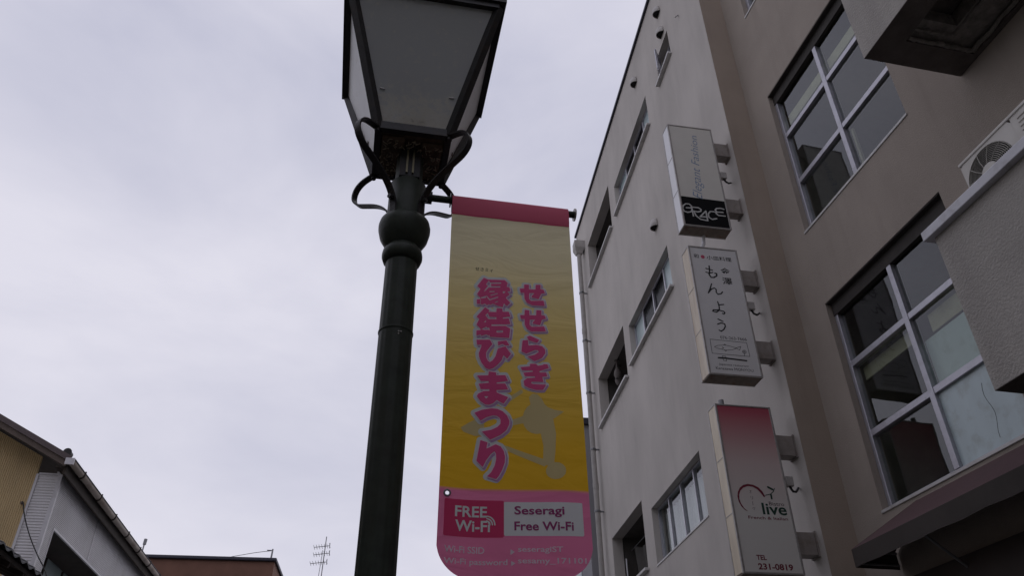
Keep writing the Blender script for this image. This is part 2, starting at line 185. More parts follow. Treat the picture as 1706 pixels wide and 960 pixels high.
# ------------------------------------------------------------------ materials
def new_mat(name):
    m = bpy.data.materials.new(name); m.use_nodes = True
    t = m.node_tree; return m, t, t.nodes['Principled BSDF']
def col(c): return (c[0], c[1], c[2], 1)
def mat(name, c, rough=.6, metal=0.0, var=.12, scale=6.0, stretch=(1,1,1), bump=0.0, bscale=60.0, dirt=None, dirt_amt=.5, dirt_scale=3.0, dirt_stretch=(1,1,1), dirt_lo=.5, dirt_hi=.72, spec=.4):
    """base colour with tonal variation, optional dirt in patches of its own shape, fine bump"""
    m, t, p = new_mat(name); N = t.nodes.new; L = t.links.new
    p.inputs['Roughness'].default_value = rough; p.inputs['Metallic'].default_value = metal; p.inputs['Specular IOR Level'].default_value = spec
    co = N('ShaderNodeTexCoord')
    def noise(sc_, det, st):
        mpp = N('ShaderNodeMapping'); mpp.inputs['Scale'].default_value = st; L(co.outputs['Object'], mpp.inputs['Vector'])
        n = N('ShaderNodeTexNoise'); n.inputs['Scale'].default_value = sc_; n.inputs['Detail'].default_value = det; n.inputs['Roughness'].default_value = .6
        L(mpp.outputs['Vector'], n.inputs['Vector']); return n.outputs['Fac']
    r = N('ShaderNodeValToRGB'); r.color_ramp.elements[0].position = .3; r.color_ramp.elements[1].position = .7
    r.color_ramp.elements[0].color = col([x*(1-var) for x in c]); r.color_ramp.elements[1].color = col([min(1,x*(1+var)) for x in c])
    L(noise(scale, 5, stretch), r.inputs['Fac']); out = r.outputs['Color']
    if dirt:
        rr = N('ShaderNodeValToRGB'); rr.color_ramp.elements[0].position = dirt_lo; rr.color_ramp.elements[1].position = dirt_hi
        rr.color_ramp.elements[0].color = (0,0,0,1); rr.color_ramp.elements[1].color = (dirt_amt,)*3+(1,)
        L(noise(dirt_scale, 6, dirt_stretch), rr.inputs['Fac'])
        mxx = N('ShaderNodeMixRGB'); L(rr.outputs['Color'], mxx.inputs['Fac']); L(out, mxx.inputs['Color1']); mxx.inputs['Color2'].default_value = col(dirt); out = mxx.outputs['Color']
    L(out, p.inputs['Base Color'])
    if bump:
        b = N('ShaderNodeBump'); b.inputs['Strength'].default_value = bump; b.inputs['Distance'].default_value = .01
        L(noise(bscale, 4, (1,1,1)), b.inputs['Height']); L(b.outputs['Normal'], p.inputs['Normal'])
    return m

M = {}
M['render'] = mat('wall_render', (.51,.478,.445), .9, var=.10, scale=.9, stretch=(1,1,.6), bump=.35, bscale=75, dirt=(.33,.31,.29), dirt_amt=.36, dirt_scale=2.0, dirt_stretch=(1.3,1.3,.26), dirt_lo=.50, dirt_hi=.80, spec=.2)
M['render_shaded'] = mat('front_render_shaded', (.35,.305,.265), .9, var=.07, scale=1.3, bump=.5, bscale=95, dirt=(.22,.19,.165), dirt_amt=.38, dirt_scale=2.2, dirt_stretch=(1.8,1.8,.18), dirt_lo=.50, dirt_hi=.80, spec=.2)  # wing render darkened, the front's shade put into the base colour
M['stucco'] = mat('spray_stucco', (.44,.415,.385), .92, var=.08, scale=2, bump=1.0, bscale=55, dirt=(.22,.2,.19), dirt_amt=.3, dirt_scale=1.5, dirt_stretch=(2,2,.3), spec=.2)
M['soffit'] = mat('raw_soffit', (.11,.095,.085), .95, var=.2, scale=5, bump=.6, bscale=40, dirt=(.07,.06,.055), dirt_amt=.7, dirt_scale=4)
M['rough_concrete'] = mat('rough_concrete', (.20,.185,.165), .95, var=.3, scale=14, bump=1.0, bscale=28)
M['black'] = mat('dark_void', (.02,.02,.02), .9)
M['coping'] = mat('white_coping', (.62,.62,.66), .5, var=.05, dirt=(.35,.34,.34), dirt_amt=.5, dirt_scale=9)
M['darkcoping'] = mat('dark_flashing', (.035,.035,.05), .5, metal=.2)
M['alu'] = mat('window_aluminium', (.46,.455,.50), .38, metal=.55, var=.06, scale=9, dirt=(.25,.25,.26), dirt_amt=.4, dirt_scale=12)
M['sillalu'] = mat('sill_metal', (.55,.54,.53), .5, metal=.2, var=.07, dirt=(.3,.29,.28), dirt_amt=.6, dirt_scale=7)
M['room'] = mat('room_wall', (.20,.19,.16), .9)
M['blind'] = mat('roller_blind', (.50,.47,.36), .8, var=.05)
M['curtain'] = mat('net_curtain', (.70,.70,.76), .9, var=.06, scale=9, stretch=(4,4,.3))
M['frost'] = mat('frosted_pane', (.40,.49,.50), .35, var=.06, scale=3, stretch=(1,1,.4), dirt=(.30,.35,.33), dirt_amt=.35, dirt_scale=5, dirt_stretch=(2,2,.5), spec=.5)
M['film'] = mat('window_film', (.50,.60,.62), .3, var=.05, scale=2.5, stretch=(3,3,.5), dirt=(.28,.31,.28), dirt_amt=.5, dirt_scale=7, spec=.5)
M['board'] = mat('plywood_strip', (.46,.43,.31), .8, var=.18, scale=9, dirt=(.26,.24,.13), dirt_amt=.6, dirt_scale=18)
M['pipe'] = mat('pipe_paint', (.36,.34,.32), .55, var=.08, dirt=(.22,.2,.18), dirt_amt=.5, dirt_scale=5)
M['hood'] = mat('vent_hood_metal', (.44,.42,.40), .5, metal=.2, var=.1, dirt=(.2,.19,.18), dirt_amt=.5, dirt_scale=12)
M['bracket'] = mat('bracket_paint', (.27,.24,.22), .6, var=.12, dirt=(.14,.1,.075), dirt_amt=.6, dirt_scale=8)
M['acrylic'] = mat('white_acrylic', (.78,.78,.80), .35, var=.03, spec=.5)
M['cream'] = mat('aged_acrylic', (.64,.56,.44), .45, var=.10, scale=4, stretch=(1,1,.35), dirt=(.38,.27,.17), dirt_amt=.75, dirt_scale=5, dirt_stretch=(1,1,.2), dirt_lo=.44)
M['cream2'] = mat('cream_acrylic', (.70,.61,.46), .42, var=.06, scale=3, stretch=(1,1,.4), dirt=(.42,.33,.22), dirt_amt=.6, dirt_scale=4, dirt_stretch=(1,1,.25), dirt_lo=.5)
M['signalu'] = mat('sign_frame', (.36,.34,.325), .42, metal=.4, var=.08, dirt=(.16,.14,.13), dirt_amt=.5, dirt_scale=14)
M['rustplate'] = mat('sign_underside', (.20,.165,.135), .8, var=.22, scale=8, dirt=(.13,.05,.022), dirt_amt=.8, dirt_scale=9, dirt_lo=.52)
M['face_g'] = mat('sign_face_grey', (.66,.64,.59), .4, var=.03, spec=.5)
M['face_m'] = mat('sign_face_white', (.66,.65,.65), .38, var=.03, spec=.5)
M['signblack'] = mat('sign_black', (.006,.006,.007), .6, spec=.1)
M['ink'] = mat('sign_ink', (.012,.012,.013), .6)
M['ink2'] = mat('sign_ink_brown', (.06,.03,.035), .6)
M['lettersilver'] = mat('sign_letter', (.50,.50,.49), .5)
M['script'] = mat('faded_blue_script', (.20,.27,.40), .6, var=.2, scale=20)
M['green'] = mat('sign_green', (.012,.045,.03), .5)
M['maroon'] = mat('sign_maroon', (.16,.012,.03), .5)
M['reddot'] = mat('sign_pink_mark', (.50,.08,.14), .5)
M['lampgreen'] = mat('lamp_green_paint', (.038,.046,.037), .45, var=.22, scale=12, bump=.12, bscale=30, dirt=(.035,.03,.022), dirt_amt=.5, dirt_scale=6, dirt_stretch=(1,1,.3), spec=.2)
M['lampdark'] = mat('lamp_black_paint', (.020,.019,.021), .5, var=.25, scale=14, bump=.2, bscale=50, dirt=(.05,.03,.02), dirt_amt=.5, dirt_scale=12)
M['rust'] = mat('lamp_rusty_plate', (.09,.065,.045), .95, var=.5, scale=16, bump=1.0, bscale=45, dirt=(.22,.17,.12), dirt_amt=.6, dirt_scale=11)
M['twig'] = mat('nest_debris', (.34,.29,.22), .95, var=.4, scale=40)
M['brass'] = mat('old_brass', (.20,.18,.12), .5, metal=.6)
M['ac'] = mat('ac_plastic', (.56,.54,.50), .5, var=.03, dirt=(.36,.33,.29), dirt_amt=.4, dirt_scale=4)
M['acgrill'] = mat('ac_wire', (.34,.325,.29), .5, metal=.3)
M['awning'] = mat('awning_burgundy', (.09,.05,.053), .85, var=.12, scale=3, bump=.2, bscale=200, dirt=(.055,.035,.035), dirt_amt=.5, dirt_scale=3)
M['valance'] = mat('awning_valance', (.05,.042,.037), .85, var=.12, scale=3, bump=.2, bscale=200)
M['dark_brown'] = mat('shopfront_dark_brown', (.05,.037,.031), .7, var=.15, scale=3)
M['asphalt'] = mat('asphalt', (.05,.05,.052), .9, var=.2, scale=8, bump=.5, bscale=180)
M['paving'] = mat('paving', (.13,.125,.12), .9, var=.12, scale=4, bump=.3, bscale=120)
M['ground'] = mat('ground', (.10,.10,.09), .95, var=.2, scale=.5)
M['yellow'] = mat('yellow_siding', (.56,.43,.24), .75, var=.06, scale=2, dirt=(.38,.3,.18), dirt_amt=.4, dirt_scale=1.5, dirt_stretch=(2,2,.25))
M['whitesiding'] = mat('white_siding', (.70,.69,.71), .55, var=.05, scale=2, metal=.1, dirt=(.52,.51,.5), dirt_amt=.5, dirt_scale=2, dirt_stretch=(1,1,.3))
M['trim'] = mat('white_trim', (.64,.63,.66), .5, var=.05, dirt=(.3,.29,.29), dirt_amt=.4, dirt_scale=6)
M['brownmetal'] = mat('brown_fascia', (.105,.08,.082), .55, metal=.1, var=.1, scale=6)
M['brownboard'] = mat('brown_board', (.12,.092,.078), .75, var=.15, scale=8)
M['gutter'] = mat('gutter_grey', (.56,.50,.45), .5, var=.12, scale=3, dirt=(.2,.11,.07), dirt_amt=.75, dirt_scale=2.2, dirt_lo=.52)
M['tile'] = mat('roof_tile', (.018,.017,.019), .5, var=.3, scale=8, dirt=(.04,.035,.03), dirt_amt=.4, dirt_scale=7)
M['timber'] = mat('dark_timber', (.045,.034,.028), .8, var=.3, scale=7)
M['brownwall'] = mat('brown_brick_wall', (.17,.085,.06), .85, var=.15, scale=2)
M['greywall'] = mat('far_grey_wall', (.30,.295,.31), .9, var=.06, scale=1)
M['plaster'] = mat('shop_plaster', (.33,.30,.26), .9, var=.08, scale=2)
M['steel'] = mat('galvanised_steel', (.22,.22,.23), .5, metal=.5)
M['cable'] = mat('black_cable', (.015,.015,.016), .6)
M['cloth'] = mat('hanging_cloth', (.06,.055,.05), .95)
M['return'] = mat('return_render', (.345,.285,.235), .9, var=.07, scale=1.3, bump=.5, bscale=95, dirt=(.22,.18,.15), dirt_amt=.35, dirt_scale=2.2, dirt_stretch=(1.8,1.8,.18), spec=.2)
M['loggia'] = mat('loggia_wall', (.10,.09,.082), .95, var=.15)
M['head'] = mat('window_head', (.045,.04,.036), .8, var=.15)
M['pot'] = mat('flower_pot', (.16,.14,.13), .8)
M['redcloth'] = mat('red_cloth', (.17,.035,.03), .95)

def glass(name, tint, ior=1.5, rough=.015):
    m, t, p = new_mat(name); N = t.nodes.new; L = t.links.new
    tr = N('ShaderNodeBsdfTransparent'); tr.inputs['Color'].default_value = col(tint)
    gl = N('ShaderNodeBsdfGlossy'); gl.inputs['Roughness'].default_value = rough; gl.inputs['Color'].default_value = (.95,.97,1,1)
    fr = N('ShaderNodeFresnel'); fr.inputs['IOR'].default_value = ior
    co = N('ShaderNodeTexCoord'); nz = N('ShaderNodeTexNoise'); nz.inputs['Scale'].default_value = 1.6; L(co.outputs['Object'], nz.inputs['Vector'])
    bp = N('ShaderNodeBump'); bp.inputs['Strength'].default_value = .04; bp.inputs['Distance'].default_value = .05; L(nz.outputs['Fac'], bp.inputs['Height'])
    L(bp.outputs['Normal'], gl.inputs['Normal'])
    # only the outer skin of the pane mirrors; the rear skin just lets light through
    ge = N('ShaderNodeNewGeometry'); iv = N('ShaderNodeMath'); iv.operation = 'SUBTRACT'; iv.inputs[0].default_value = 1.0; L(ge.outputs['Backfacing'], iv.inputs[1])
    mu = N('ShaderNodeMath'); mu.operation = 'MULTIPLY'; L(fr.outputs['Fac'], mu.inputs[0]); L(iv.outputs['Value'], mu.inputs[1])
    ms = N('ShaderNodeMixShader'); L(mu.outputs['Value'], ms.inputs['Fac']); L(tr.outputs['BSDF'], ms.inputs[1]); L(gl.outputs['BSDF'], ms.inputs[2])
    L(ms.outputs['Shader'], t.nodes['Material Output'].inputs['Surface']); return m
M['glass'] = glass('window_glass', (.84,.87,.84), 1.7)
M['screen'] = glass('insect_screen_glass', (.25,.25,.26), 1.12, .2)

def cloth_print(name, c, transl=.30, rough=.6):
    """printed vinyl cloth that lets a little light through"""
    m, t, p = new_mat(name); N = t.nodes.new; L = t.links.new
    p.inputs['Base Color'].default_value = col(c); p.inputs['Roughness'].default_value = rough; p.inputs['Specular IOR Level'].default_value = .25
    tl = N('ShaderNodeBsdfTranslucent'); tl.inputs['Color'].default_value = col(c)
    ms = N('ShaderNodeMixShader'); ms.inputs['Fac'].default_value = transl
    L(p.outputs['BSDF'], ms.inputs[1]); L(tl.outputs['BSDF'], ms.inputs[2]); L(ms.outputs['Shader'], t.nodes['Material Output'].inputs['Surface'])
    return m, t, p, tl
def banner_fabric():
    m, t, p, tl = cloth_print('banner_vinyl', (.5,.4,.2), .5); N = t.nodes.new; L = t.links.new
    co = N('ShaderNodeTexCoord'); gp = N('ShaderNodeNewGeometry'); sx = N('ShaderNodeSeparateXYZ'); L(gp.outputs['Position'], sx.inputs['Vector'])
    mr = N('ShaderNodeMapRange'); mr.inputs['From Min'].default_value = 2.35; mr.inputs['From Max'].default_value = 4.2; L(sx.outputs['Z'], mr.inputs['Value'])
    r = N('ShaderNodeValToRGB'); e = r.color_ramp.elements
    e[0].position = 0; e[0].color = (.82,.225,.40,1); e[1].position = 1; e[1].color = (.86,.79,.54,1)
    b = (2.712-2.35)/1.85
    for pos, c in ((b-.001,(.82,.225,.40)), (b+.001,(.83,.475,.026)), (.30,(.83,.485,.03)), (.47,(.80,.53,.085)), (.70,(.83,.67,.29)), (.86,(.85,.76,.48))):
        q = e.new(pos); q.color = col(c)
    L(mr.outputs['Result'], r.inputs['Fac'])
    nz = N('ShaderNodeTexNoise'); mpw = N('ShaderNodeMapping'); mpw.inputs['Scale'].default_value = (.6,.6,2.2); mpw.inputs['Rotation'].default_value = (0,.12,0); L(co.outputs['Object'], mpw.inputs['Vector'])
    nz.inputs['Scale'].default_value = 3.2; nz.inputs['Detail'].default_value = 3; nz.inputs['Distortion'].default_value = 1.2; L(mpw.outputs['Vector'], nz.inputs['Vector'])
    bp = N('ShaderNodeBump'); bp.inputs['Strength'].default_value = .42; bp.inputs['Distance'].default_value = .05; L(nz.outputs['Fac'], bp.inputs['Height'])
    L(bp.outputs['Normal'], p.inputs['Normal']); L(r.outputs['Color'], p.inputs['Base Color']); L(r.outputs['Color'], tl.inputs['Color']); return m
M['fabric'] = banner_fabric()
for n_, c_ in dict(b_sleeve=(.72,.13,.22), b_fill=(.82,.095,.29), b_outline=(.90,.72,.82), b_shadow=(.56,.33,.60), b_halo=(.74,.78,.80), b_white=(.84,.87,.88), b_plum=(.36,.06,.20), b_pale=(.88,.74,.82), b_crimson=(.74,.055,.18), b_ghost=(.72,.60,.30), b_ink=(.08,.07,.04)).items():
    M[n_] = cloth_print(n_, c_, .04)[0]
def lantern_glass(clear=.30):
    m, t, p = new_mat('lantern_acrylic'); N = t.nodes.new; L = t.links.new
    p.inputs['Roughness'].default_value = .35
    co = N('ShaderNodeTexCoord'); gp = N('ShaderNodeNewGeometry'); sx = N('ShaderNodeSeparateXYZ'); L(gp.outputs['Position'], sx.inputs['Vector'])
    nz = N('ShaderNodeTexNoise'); nz.inputs['Scale'].default_value = 26; nz.inputs['Detail'].default_value = 7; nz.inputs['Roughness'].default_value = .7; L(co.outputs['Object'], nz.inputs['Vector'])
    # dirt and lichen collect in the lowest 20 cm of the panes
    mr = N('ShaderNodeMapRange'); mr.inputs['From Min'].default_value = 4.62; mr.inputs['From Max'].default_value = 4.86; mr.inputs['To Min'].default_value = .20; mr.inputs['To Max'].default_value = -.10; L(sx.outputs['Z'], mr.inputs['Value'])
    ad = N('ShaderNodeMath'); ad.operation = 'ADD'; L(nz.outputs['Fac'], ad.inputs[0]); L(mr.outputs['Result'], ad.inputs[1])
    r = N('ShaderNodeValToRGB'); r.color_ramp.elements[0].position = .46; r.color_ramp.elements[1].position = .86
    r.color_ramp.elements[0].color = (.70,.72,.71,1); r.color_ramp.elements[1].color = (.22,.18,.13,1); q = r.color_ramp.elements.new(.60); q.color = (.92,.89,.78,1); q = r.color_ramp.elements.new(.76); q.color = (.80,.75,.62,1)
    L(ad.outputs['Value'], r.inputs['Fac']); L(r.outputs['Color'], p.inputs['Base Color'])
    tl = N('ShaderNodeBsdfTranslucent'); tl.inputs['Color'].default_value = (.80,.81,.82,1)
    tr = N('ShaderNodeBsdfTransparent'); tr.inputs['Color'].default_value = (.85,.86,.88,1)
    m1 = N('ShaderNodeMixShader'); m1.inputs['Fac'].default_value = .52; L(p.outputs['BSDF'], m1.inputs[1]); L(tl.outputs['BSDF'], m1.inputs[2])
    m2 = N('ShaderNodeMixShader'); m2.inputs['Fac'].default_value = clear; L(m1.outputs['Shader'], m2.inputs[1]); L(tr.outputs['BSDF'], m2.inputs[2])
    L(m2.outputs['Shader'], t.nodes['Material Output'].inputs['Surface']); return m
M['lantern'] = lantern_glass(.20); M['lantern_clear'] = lantern_glass(.5); M['lantern_white'] = mat('lantern_white_acrylic', (.86,.86,.87), .45, var=.04, scale=5, dirt=(.5,.46,.38), dirt_amt=.5, dirt_scale=20, dirt_lo=.6, dirt_hi=.75)
def olive_face():
    """printed face: red fading down to grey white"""
    m, t, p = new_mat('sign_face_red_fade'); N = t.nodes.new; L = t.links.new; p.inputs['Roughness'].default_value = .38
    co = N('ShaderNodeTexCoord'); gp = N('ShaderNodeNewGeometry'); sx = N('ShaderNodeSeparateXYZ'); L(gp.outputs['Position'], sx.inputs['Vector'])
    mr = N('ShaderNodeMapRange'); mr.inputs['From Min'].default_value = 3.4; mr.inputs['From Max'].default_value = 5.03; L(sx.outputs['Z'], mr.inputs['Value'])
    r = N('ShaderNodeValToRGB'); e = r.color_ramp.elements; e[0].position = .30; e[0].color = (.62,.60,.565,1); e[1].position = .97; e[1].color = (.40,.075,.11,1)
    q = e.new(.62); q.color = (.58,.47,.45,1); q = e.new(.80); q.color = (.48,.26,.265,1)
    L(mr.outputs['Result'], r.inputs['Fac']); L(r.outputs['Color'], p.inputs['Base Color']); return m
M['face_o'] = olive_face()

# ------------------------------------------------------------------ flat print: outlines -> meshes
def sdf(pts, X, Z):
    P = np.array(pts); Q = np.roll(P, -1, 0); d2 = np.full(X.shape, 1e9); ins = np.zeros(X.shape, bool)
    for (x0,z0), (x1,z1) in zip(P, Q):
        ex, ez = x1-x0, z1-z0; wx, wz = X-x0, Z-z0
        t = np.clip((wx*ex+wz*ez)/max(ex*ex+ez*ez, 1e-12), 0, 1)
        d2 = np.minimum(d2, (wx-ex*t)**2+(wz-ez*t)**2)
        c = ((z0 > Z) != (z1 > Z)) & (X < ex*(Z-z0)/(ez if abs(ez) > 1e-12 else 1e-12)+x0); ins ^= c
    return np.where(ins, -1, 1)*np.sqrt(d2)
def sdf_line(pts, X, Z):
    d2 = np.full(X.shape, 1e9)
    for (x0,z0), (x1,z1) in zip(pts[:-1], pts[1:]):
        ex, ez = x1-x0, z1-z0; wx, wz = X-x0, Z-z0
        t = np.clip((wx*ex+wz*ez)/max(ex*ex+ez*ez, 1e-12), 0, 1); d2 = np.minimum(d2, (wx-ex*t)**2+(wz-ez*t)**2)
    return np.sqrt(d2)
def field(shapes, cell, pad):
    """shapes: ('p', outer, holes) or ('l', points, half width) -> grid of distances"""
    allp = np.array([q for s in shapes for q in s[1]]); x0, z0 = allp.min(0)-pad; x1, z1 = allp.max(0)+pad
    xs = np.arange(x0, x1+cell, cell); zs = np.arange(z0, z1+cell, cell); D = np.full((len(zs), len(xs)), 9.0)
    for s in shapes:
        p = np.array(s[1]); lo = p.min(0)-pad; hi = p.max(0)+pad
        i0, i1 = np.searchsorted(xs, (lo[0], hi[0])); j0, j1 = np.searchsorted(zs, (lo[1], hi[1]))
        X, Z = np.meshgrid(xs[i0:i1], zs[j0:j1])
        if s[0] == 'p':
            d = sdf(s[1], X, Z)
            for h in s[2]: d = np.maximum(d, -sdf(h, X, Z))
        else: d = sdf_line(s[1], X, Z)-s[2]
        D[j0:j1, i0:i1] = np.minimum(D[j0:j1, i0:i1], d)
    return D, xs, zs
def contour(F, level, run=10):
    """filled region D < level as flat polygons"""
    D, xs, zs = F; D = D-level; inn = D < 0; mb = MB()
    cnt = inn[:-1,:-1].astype(int)+inn[1:,:-1]+inn[:-1,1:]+inn[1:,1:]
    for j in range(len(zs)-1):
        row = cnt[j]; i = 0; n = len(xs)-1
        nz = np.nonzero(row)[0]
        k = 0
        while k < len(nz):
            i = nz[k]
            if row[i] == 4:
                e = i
                while k+1 < len(nz) and nz[k+1] == e+1 and row[e+1] == 4 and e-i < run: k += 1; e += 1
                mb.quad((xs[i],0,zs[j]),(xs[e+1],0,zs[j]),(xs[e+1],0,zs[j+1]),(xs[i],0,zs[j+1]))
            else:
                cs = [(xs[i],zs[j],D[j,i]),(xs[i+1],zs[j],D[j,i+1]),(xs[i+1],zs[j+1],D[j+1,i+1]),(xs[i],zs[j+1],D[j+1,i])]; poly = []
                for q in range(4):
                    a, b = cs[q], cs[(q+1)%4]
                    if a[2] < 0: poly.append((a[0],0,a[1]))
                    if (a[2] < 0) != (b[2] < 0):
                        t = a[2]/(a[2]-b[2]); poly.append((a[0]+(b[0]-a[0])*t,0,a[1]+(b[1]-a[1])*t))
                if len(poly) >= 3: mb.add(poly, [tuple(range(len(poly)))])
            k += 1
    return mb
def text_mb(s, box, offset=0.0, shear=0.0, rot=False, space=1.0):
    """glyph outlines of a string fitted into box = (x0, z0, x1, z1)"""
    c = bpy.data.curves.new('t', 'FONT'); c.body = s; c.size = 1; c.resolution_u = 3; c.offset = offset; c.shear = shear; c.space_character = space
    o = bpy.data.objects.new('t', c); me = o.to_mesh()
    V = [(v.co.x, v.co.y) for v in me.vertices]; Fc = [tuple(p.vertices) for p in me.polygons]
    o.to_mesh_clear(); bpy.data.objects.remove(o); bpy.data.curves.remove(c)
    if rot: V = [(-y, x) for x, y in V]
    lo = [min(v[i] for v in V) for i in (0,1)]; hi = [max(v[i] for v in V) for i in (0,1)]
    x0, z0, x1, z1 = box; mb = MB()
    mb.add([(x0+(x-lo[0])/(hi[0]-lo[0])*(x1-x0), 0, z0+(z-lo[1])/max(hi[1]-lo[1],1e-6)*(z1-z0)) for x, z in V], Fc); return mb
def bend(mb, fn):
    mb.v = [(x, fn(x, z)+y, z) for x, y, z in mb.v]; return mb
def shift(mb, dx=0, dy=0, dz=0):
    mb.v = [(x+dx, y+dy, z+dz) for x, y, z in mb.v]; return mb

# ================================================================== ground
structure(MB().box(-400,400,-400,400,-.4,-.02).build('ground', M['ground']))
mb = MB().box(-12, 60, -2.6, 3.4, -.019, 0.0); structure(mb.build('road', M['asphalt'], fr=FL))
mb = MB().box(-12, 60, 3.4, 6.5, -.018, .12); structure(mb.build('pavement', M['paving'], fr=FL))
mb = MB().box(-12, 60, -9, -2.6, -.017, .12); structure(mb.build('pavement', M['paving'], fr=FL))

# ================================================================== grey building on the right
A_C = 11.02*K; A_END = 16.0; TOP = 14.2; A_IN = 10.345*K
bld = thing('concrete_building', FW @ Vector((A_C, 0, 0)), 'tall grey rendered building with strip windows, recessed front and AC balconies on the right', 'building')
Lg = [(12.62, 14.8, 4.88, 6.0), (12.63, 14.88, 8.35, 9.46), (12.65, 14.85, 11.89, 13.07)]
W2 = (9.70, 12.12, 4.80, 5.69); W3 = (9.73, 12.26, 8.42, 9.22); W4 = (9.68, 12.22, 11.90, 12.65); W5 = (8.25, 8.93, 12.11, 12.70)
TH = .20
w = MB().wall(A_C+.012, A_END, 0, TOP, Lg+[W2, W3, W4, W5], TH).build('wall', M['render'], bld, FW, merge=True); w['label'] = 'light grey street wall carrying the signs'
# return between the wing and the recessed front
p0 = FW @ Vector((A_C, 0, 0)); p1 = FF @ Vector((A_IN, 0, 0)); dd = (p1-p0).normalized(); nn = Vector((-dd.y, dd.x, 0))
if nn.y < 0: nn = -nn
p0 = p0-dd*.0; mb = MB(); b = p1+dd*.1
mb.add([(p0.x,p0.y,0),(b.x,b.y,0),(b.x+nn.x*.15,b.y+nn.y*.15,0),(p0.x+nn.x*.15+dd.x*.05,p0.y+nn.y*.15+dd.y*.05,0),
        (p0.x,p0.y,TOP),(b.x,b.y,TOP),(b.x+nn.x*.15,b.y+nn.y*.15,TOP),(p0.x+nn.x*.15+dd.x*.05,p0.y+nn.y*.15+dd.y*.05,TOP)],
       [(3,2,1,0),(4,5,6,7),(0,1,5,4),(1,2,6,5),(2,3,7,6),(3,0,4,7)])
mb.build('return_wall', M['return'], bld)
B4 = (4.235, 6.06, 6.975, 9.17); B3 = (4.235, 6.06, 3.81, 6.02); B5 = (4.235, 6.06, 10.77, 12.95)
F_holes = [B3, B4, B5, (.6, 2.4, 6.975, 9.17), (.6, 2.4, 3.95, 6.02)]
w = MB().wall(-7.0, A_IN, 0, TOP, F_holes, TH).build('front_wall', M['render_shaded'], bld, FF, merge=True); w['label'] = 'darker recessed front with large six-light windows'
# roofs, rear and end walls
MB().box(A_C+.2, A_END-.25, -8, -TH-.005, TOP-.35, TOP-.2).build('roof', M['greywall'], bld, FW)
MB().box(-6.8, A_IN-.3, -8, -TH-.005, TOP-.36, TOP-.21).build('roof', M['greywall'], bld, FF)
MB().box(A_END-.2, A_END-.003, -8, -TH-.003, 0, TOP-.003).build('end_wall', M['render'], bld, FW)
MB().box(A_C+.2, A_END-.2, -8.2, -8.003, 0, TOP-.006).build('rear_wall', M['render'], bld, FW)
MB().box(-7.0, A_IN-.6, -8.2, -8.003, 0, TOP-.009).build('rear_wall', M['render_shaded'], bld, FF)
MB().box(-6.997, -6.8, -8, -TH-.003, 0, TOP-.012).build('end_wall', M['render_shaded'], bld, FF)
# parapet flashing
MB().box(A_C-.03, A_END+.04, -TH-.03, .045, TOP, TOP+.06).build('parapet_flashing', M['darkcoping'], bld, FW, bevel=.006)
MB().box(-7.0, A_IN-.06, -TH-.03, .04, TOP+.002, TOP+.062).build('parapet_flashing', M['darkcoping'], bld, FF, bevel=.006)

def room(fr, h, depth, m, name='room', grow=.25):
    a0,a1,z0,z1 = h; a0 -= grow; a1 += grow; z0 -= grow; z1 += grow; b0 = -TH-.003; b1 = -TH-depth
    mb = MB(); mb.quad((a0,b1,z0),(a1,b1,z0),(a1,b1,z1),(a0,b1,z1)); mb.quad((a0,b0,z0),(a0,b1,z0),(a0,b1,z1),(a0,b0,z1)); mb.quad((a1,b0,z0),(a1,b1,z0),(a1,b1,z1),(a1,b0,z1))
    mb.quad((a0,b0,z1),(a0,b1,z1),(a1,b1,z1),(a1,b0,z1)); mb.quad((a0,b0,z0),(a0,b1,z0),(a1,b1,z0),(a1,b0,z0))
    return mb.build(name, m, bld, fr)

def window(fr, h, cols, rows, recess, panes, fw=.045, depth=.07, sill=None, mul=None):
    """metal window in hole h: frame mesh with pane and sill children; cols / rows are bar centre lines"""
    a0,a1,z0,z1 = h; mul = mul or fw; b1 = -recess; b0 = -recess-depth; mb = MB(); e = .002
    mb.box(a0+e,a0+fw,b0,b1,z0+e,z1-e); mb.box(a1-fw,a1-e,b0,b1,z0+e,z1-e); mb.box(a0+fw,a1-fw,b0,b1-.003,z0+e,z0+fw); mb.box(a0+fw,a1-fw,b0,b1-.003,z1-fw,z1-e)
    A = [a0+fw]+[c for c in cols]+[a1-fw]; Z = [z0+fw]+[r for r in rows]+[z1-fw]
    for c in cols: mb.box(c-mul/2,c+mul/2,b0,b1+.004,z0+fw,z1-fw)
    edges = [a0+fw]+[x for c in cols for x in (c-mul/2, c+mul/2)]+[a1-fw]
    for r in rows:
        for i in range(0, len(edges), 2): mb.box(edges[i],edges[i+1],b0,b1-.002,r-mul/2,r+mul/2)
    wn_ = mb.build('window', M['alu'], bld, fr, bevel=.004)
    zed = [z0+fw]+[x for r in rows for x in (r-mul/2, r+mul/2)]+[z1-fw]
    k = 0
    for i in range(0, len(edges), 2):
        for j in range(0, len(zed), 2):
            pm = panes[k % len(panes)]; k += 1
            b = b0+depth*(.45 if (i//2) % 2 else .55)
            MB().box(edges[i]-.004,edges[i+1]+.004,b-.003,b+.003,zed[j]-.004,zed[j+1]+.004).build('pane', M[pm], wn_, fr)
    if sill:
        out, th, side = sill
        MB().box(a0-side,a1+side,-recess-.01,out,z0-th,z0+.006).build('sill', M['sillalu'], wn_, fr, bevel=.004)
    return wn_

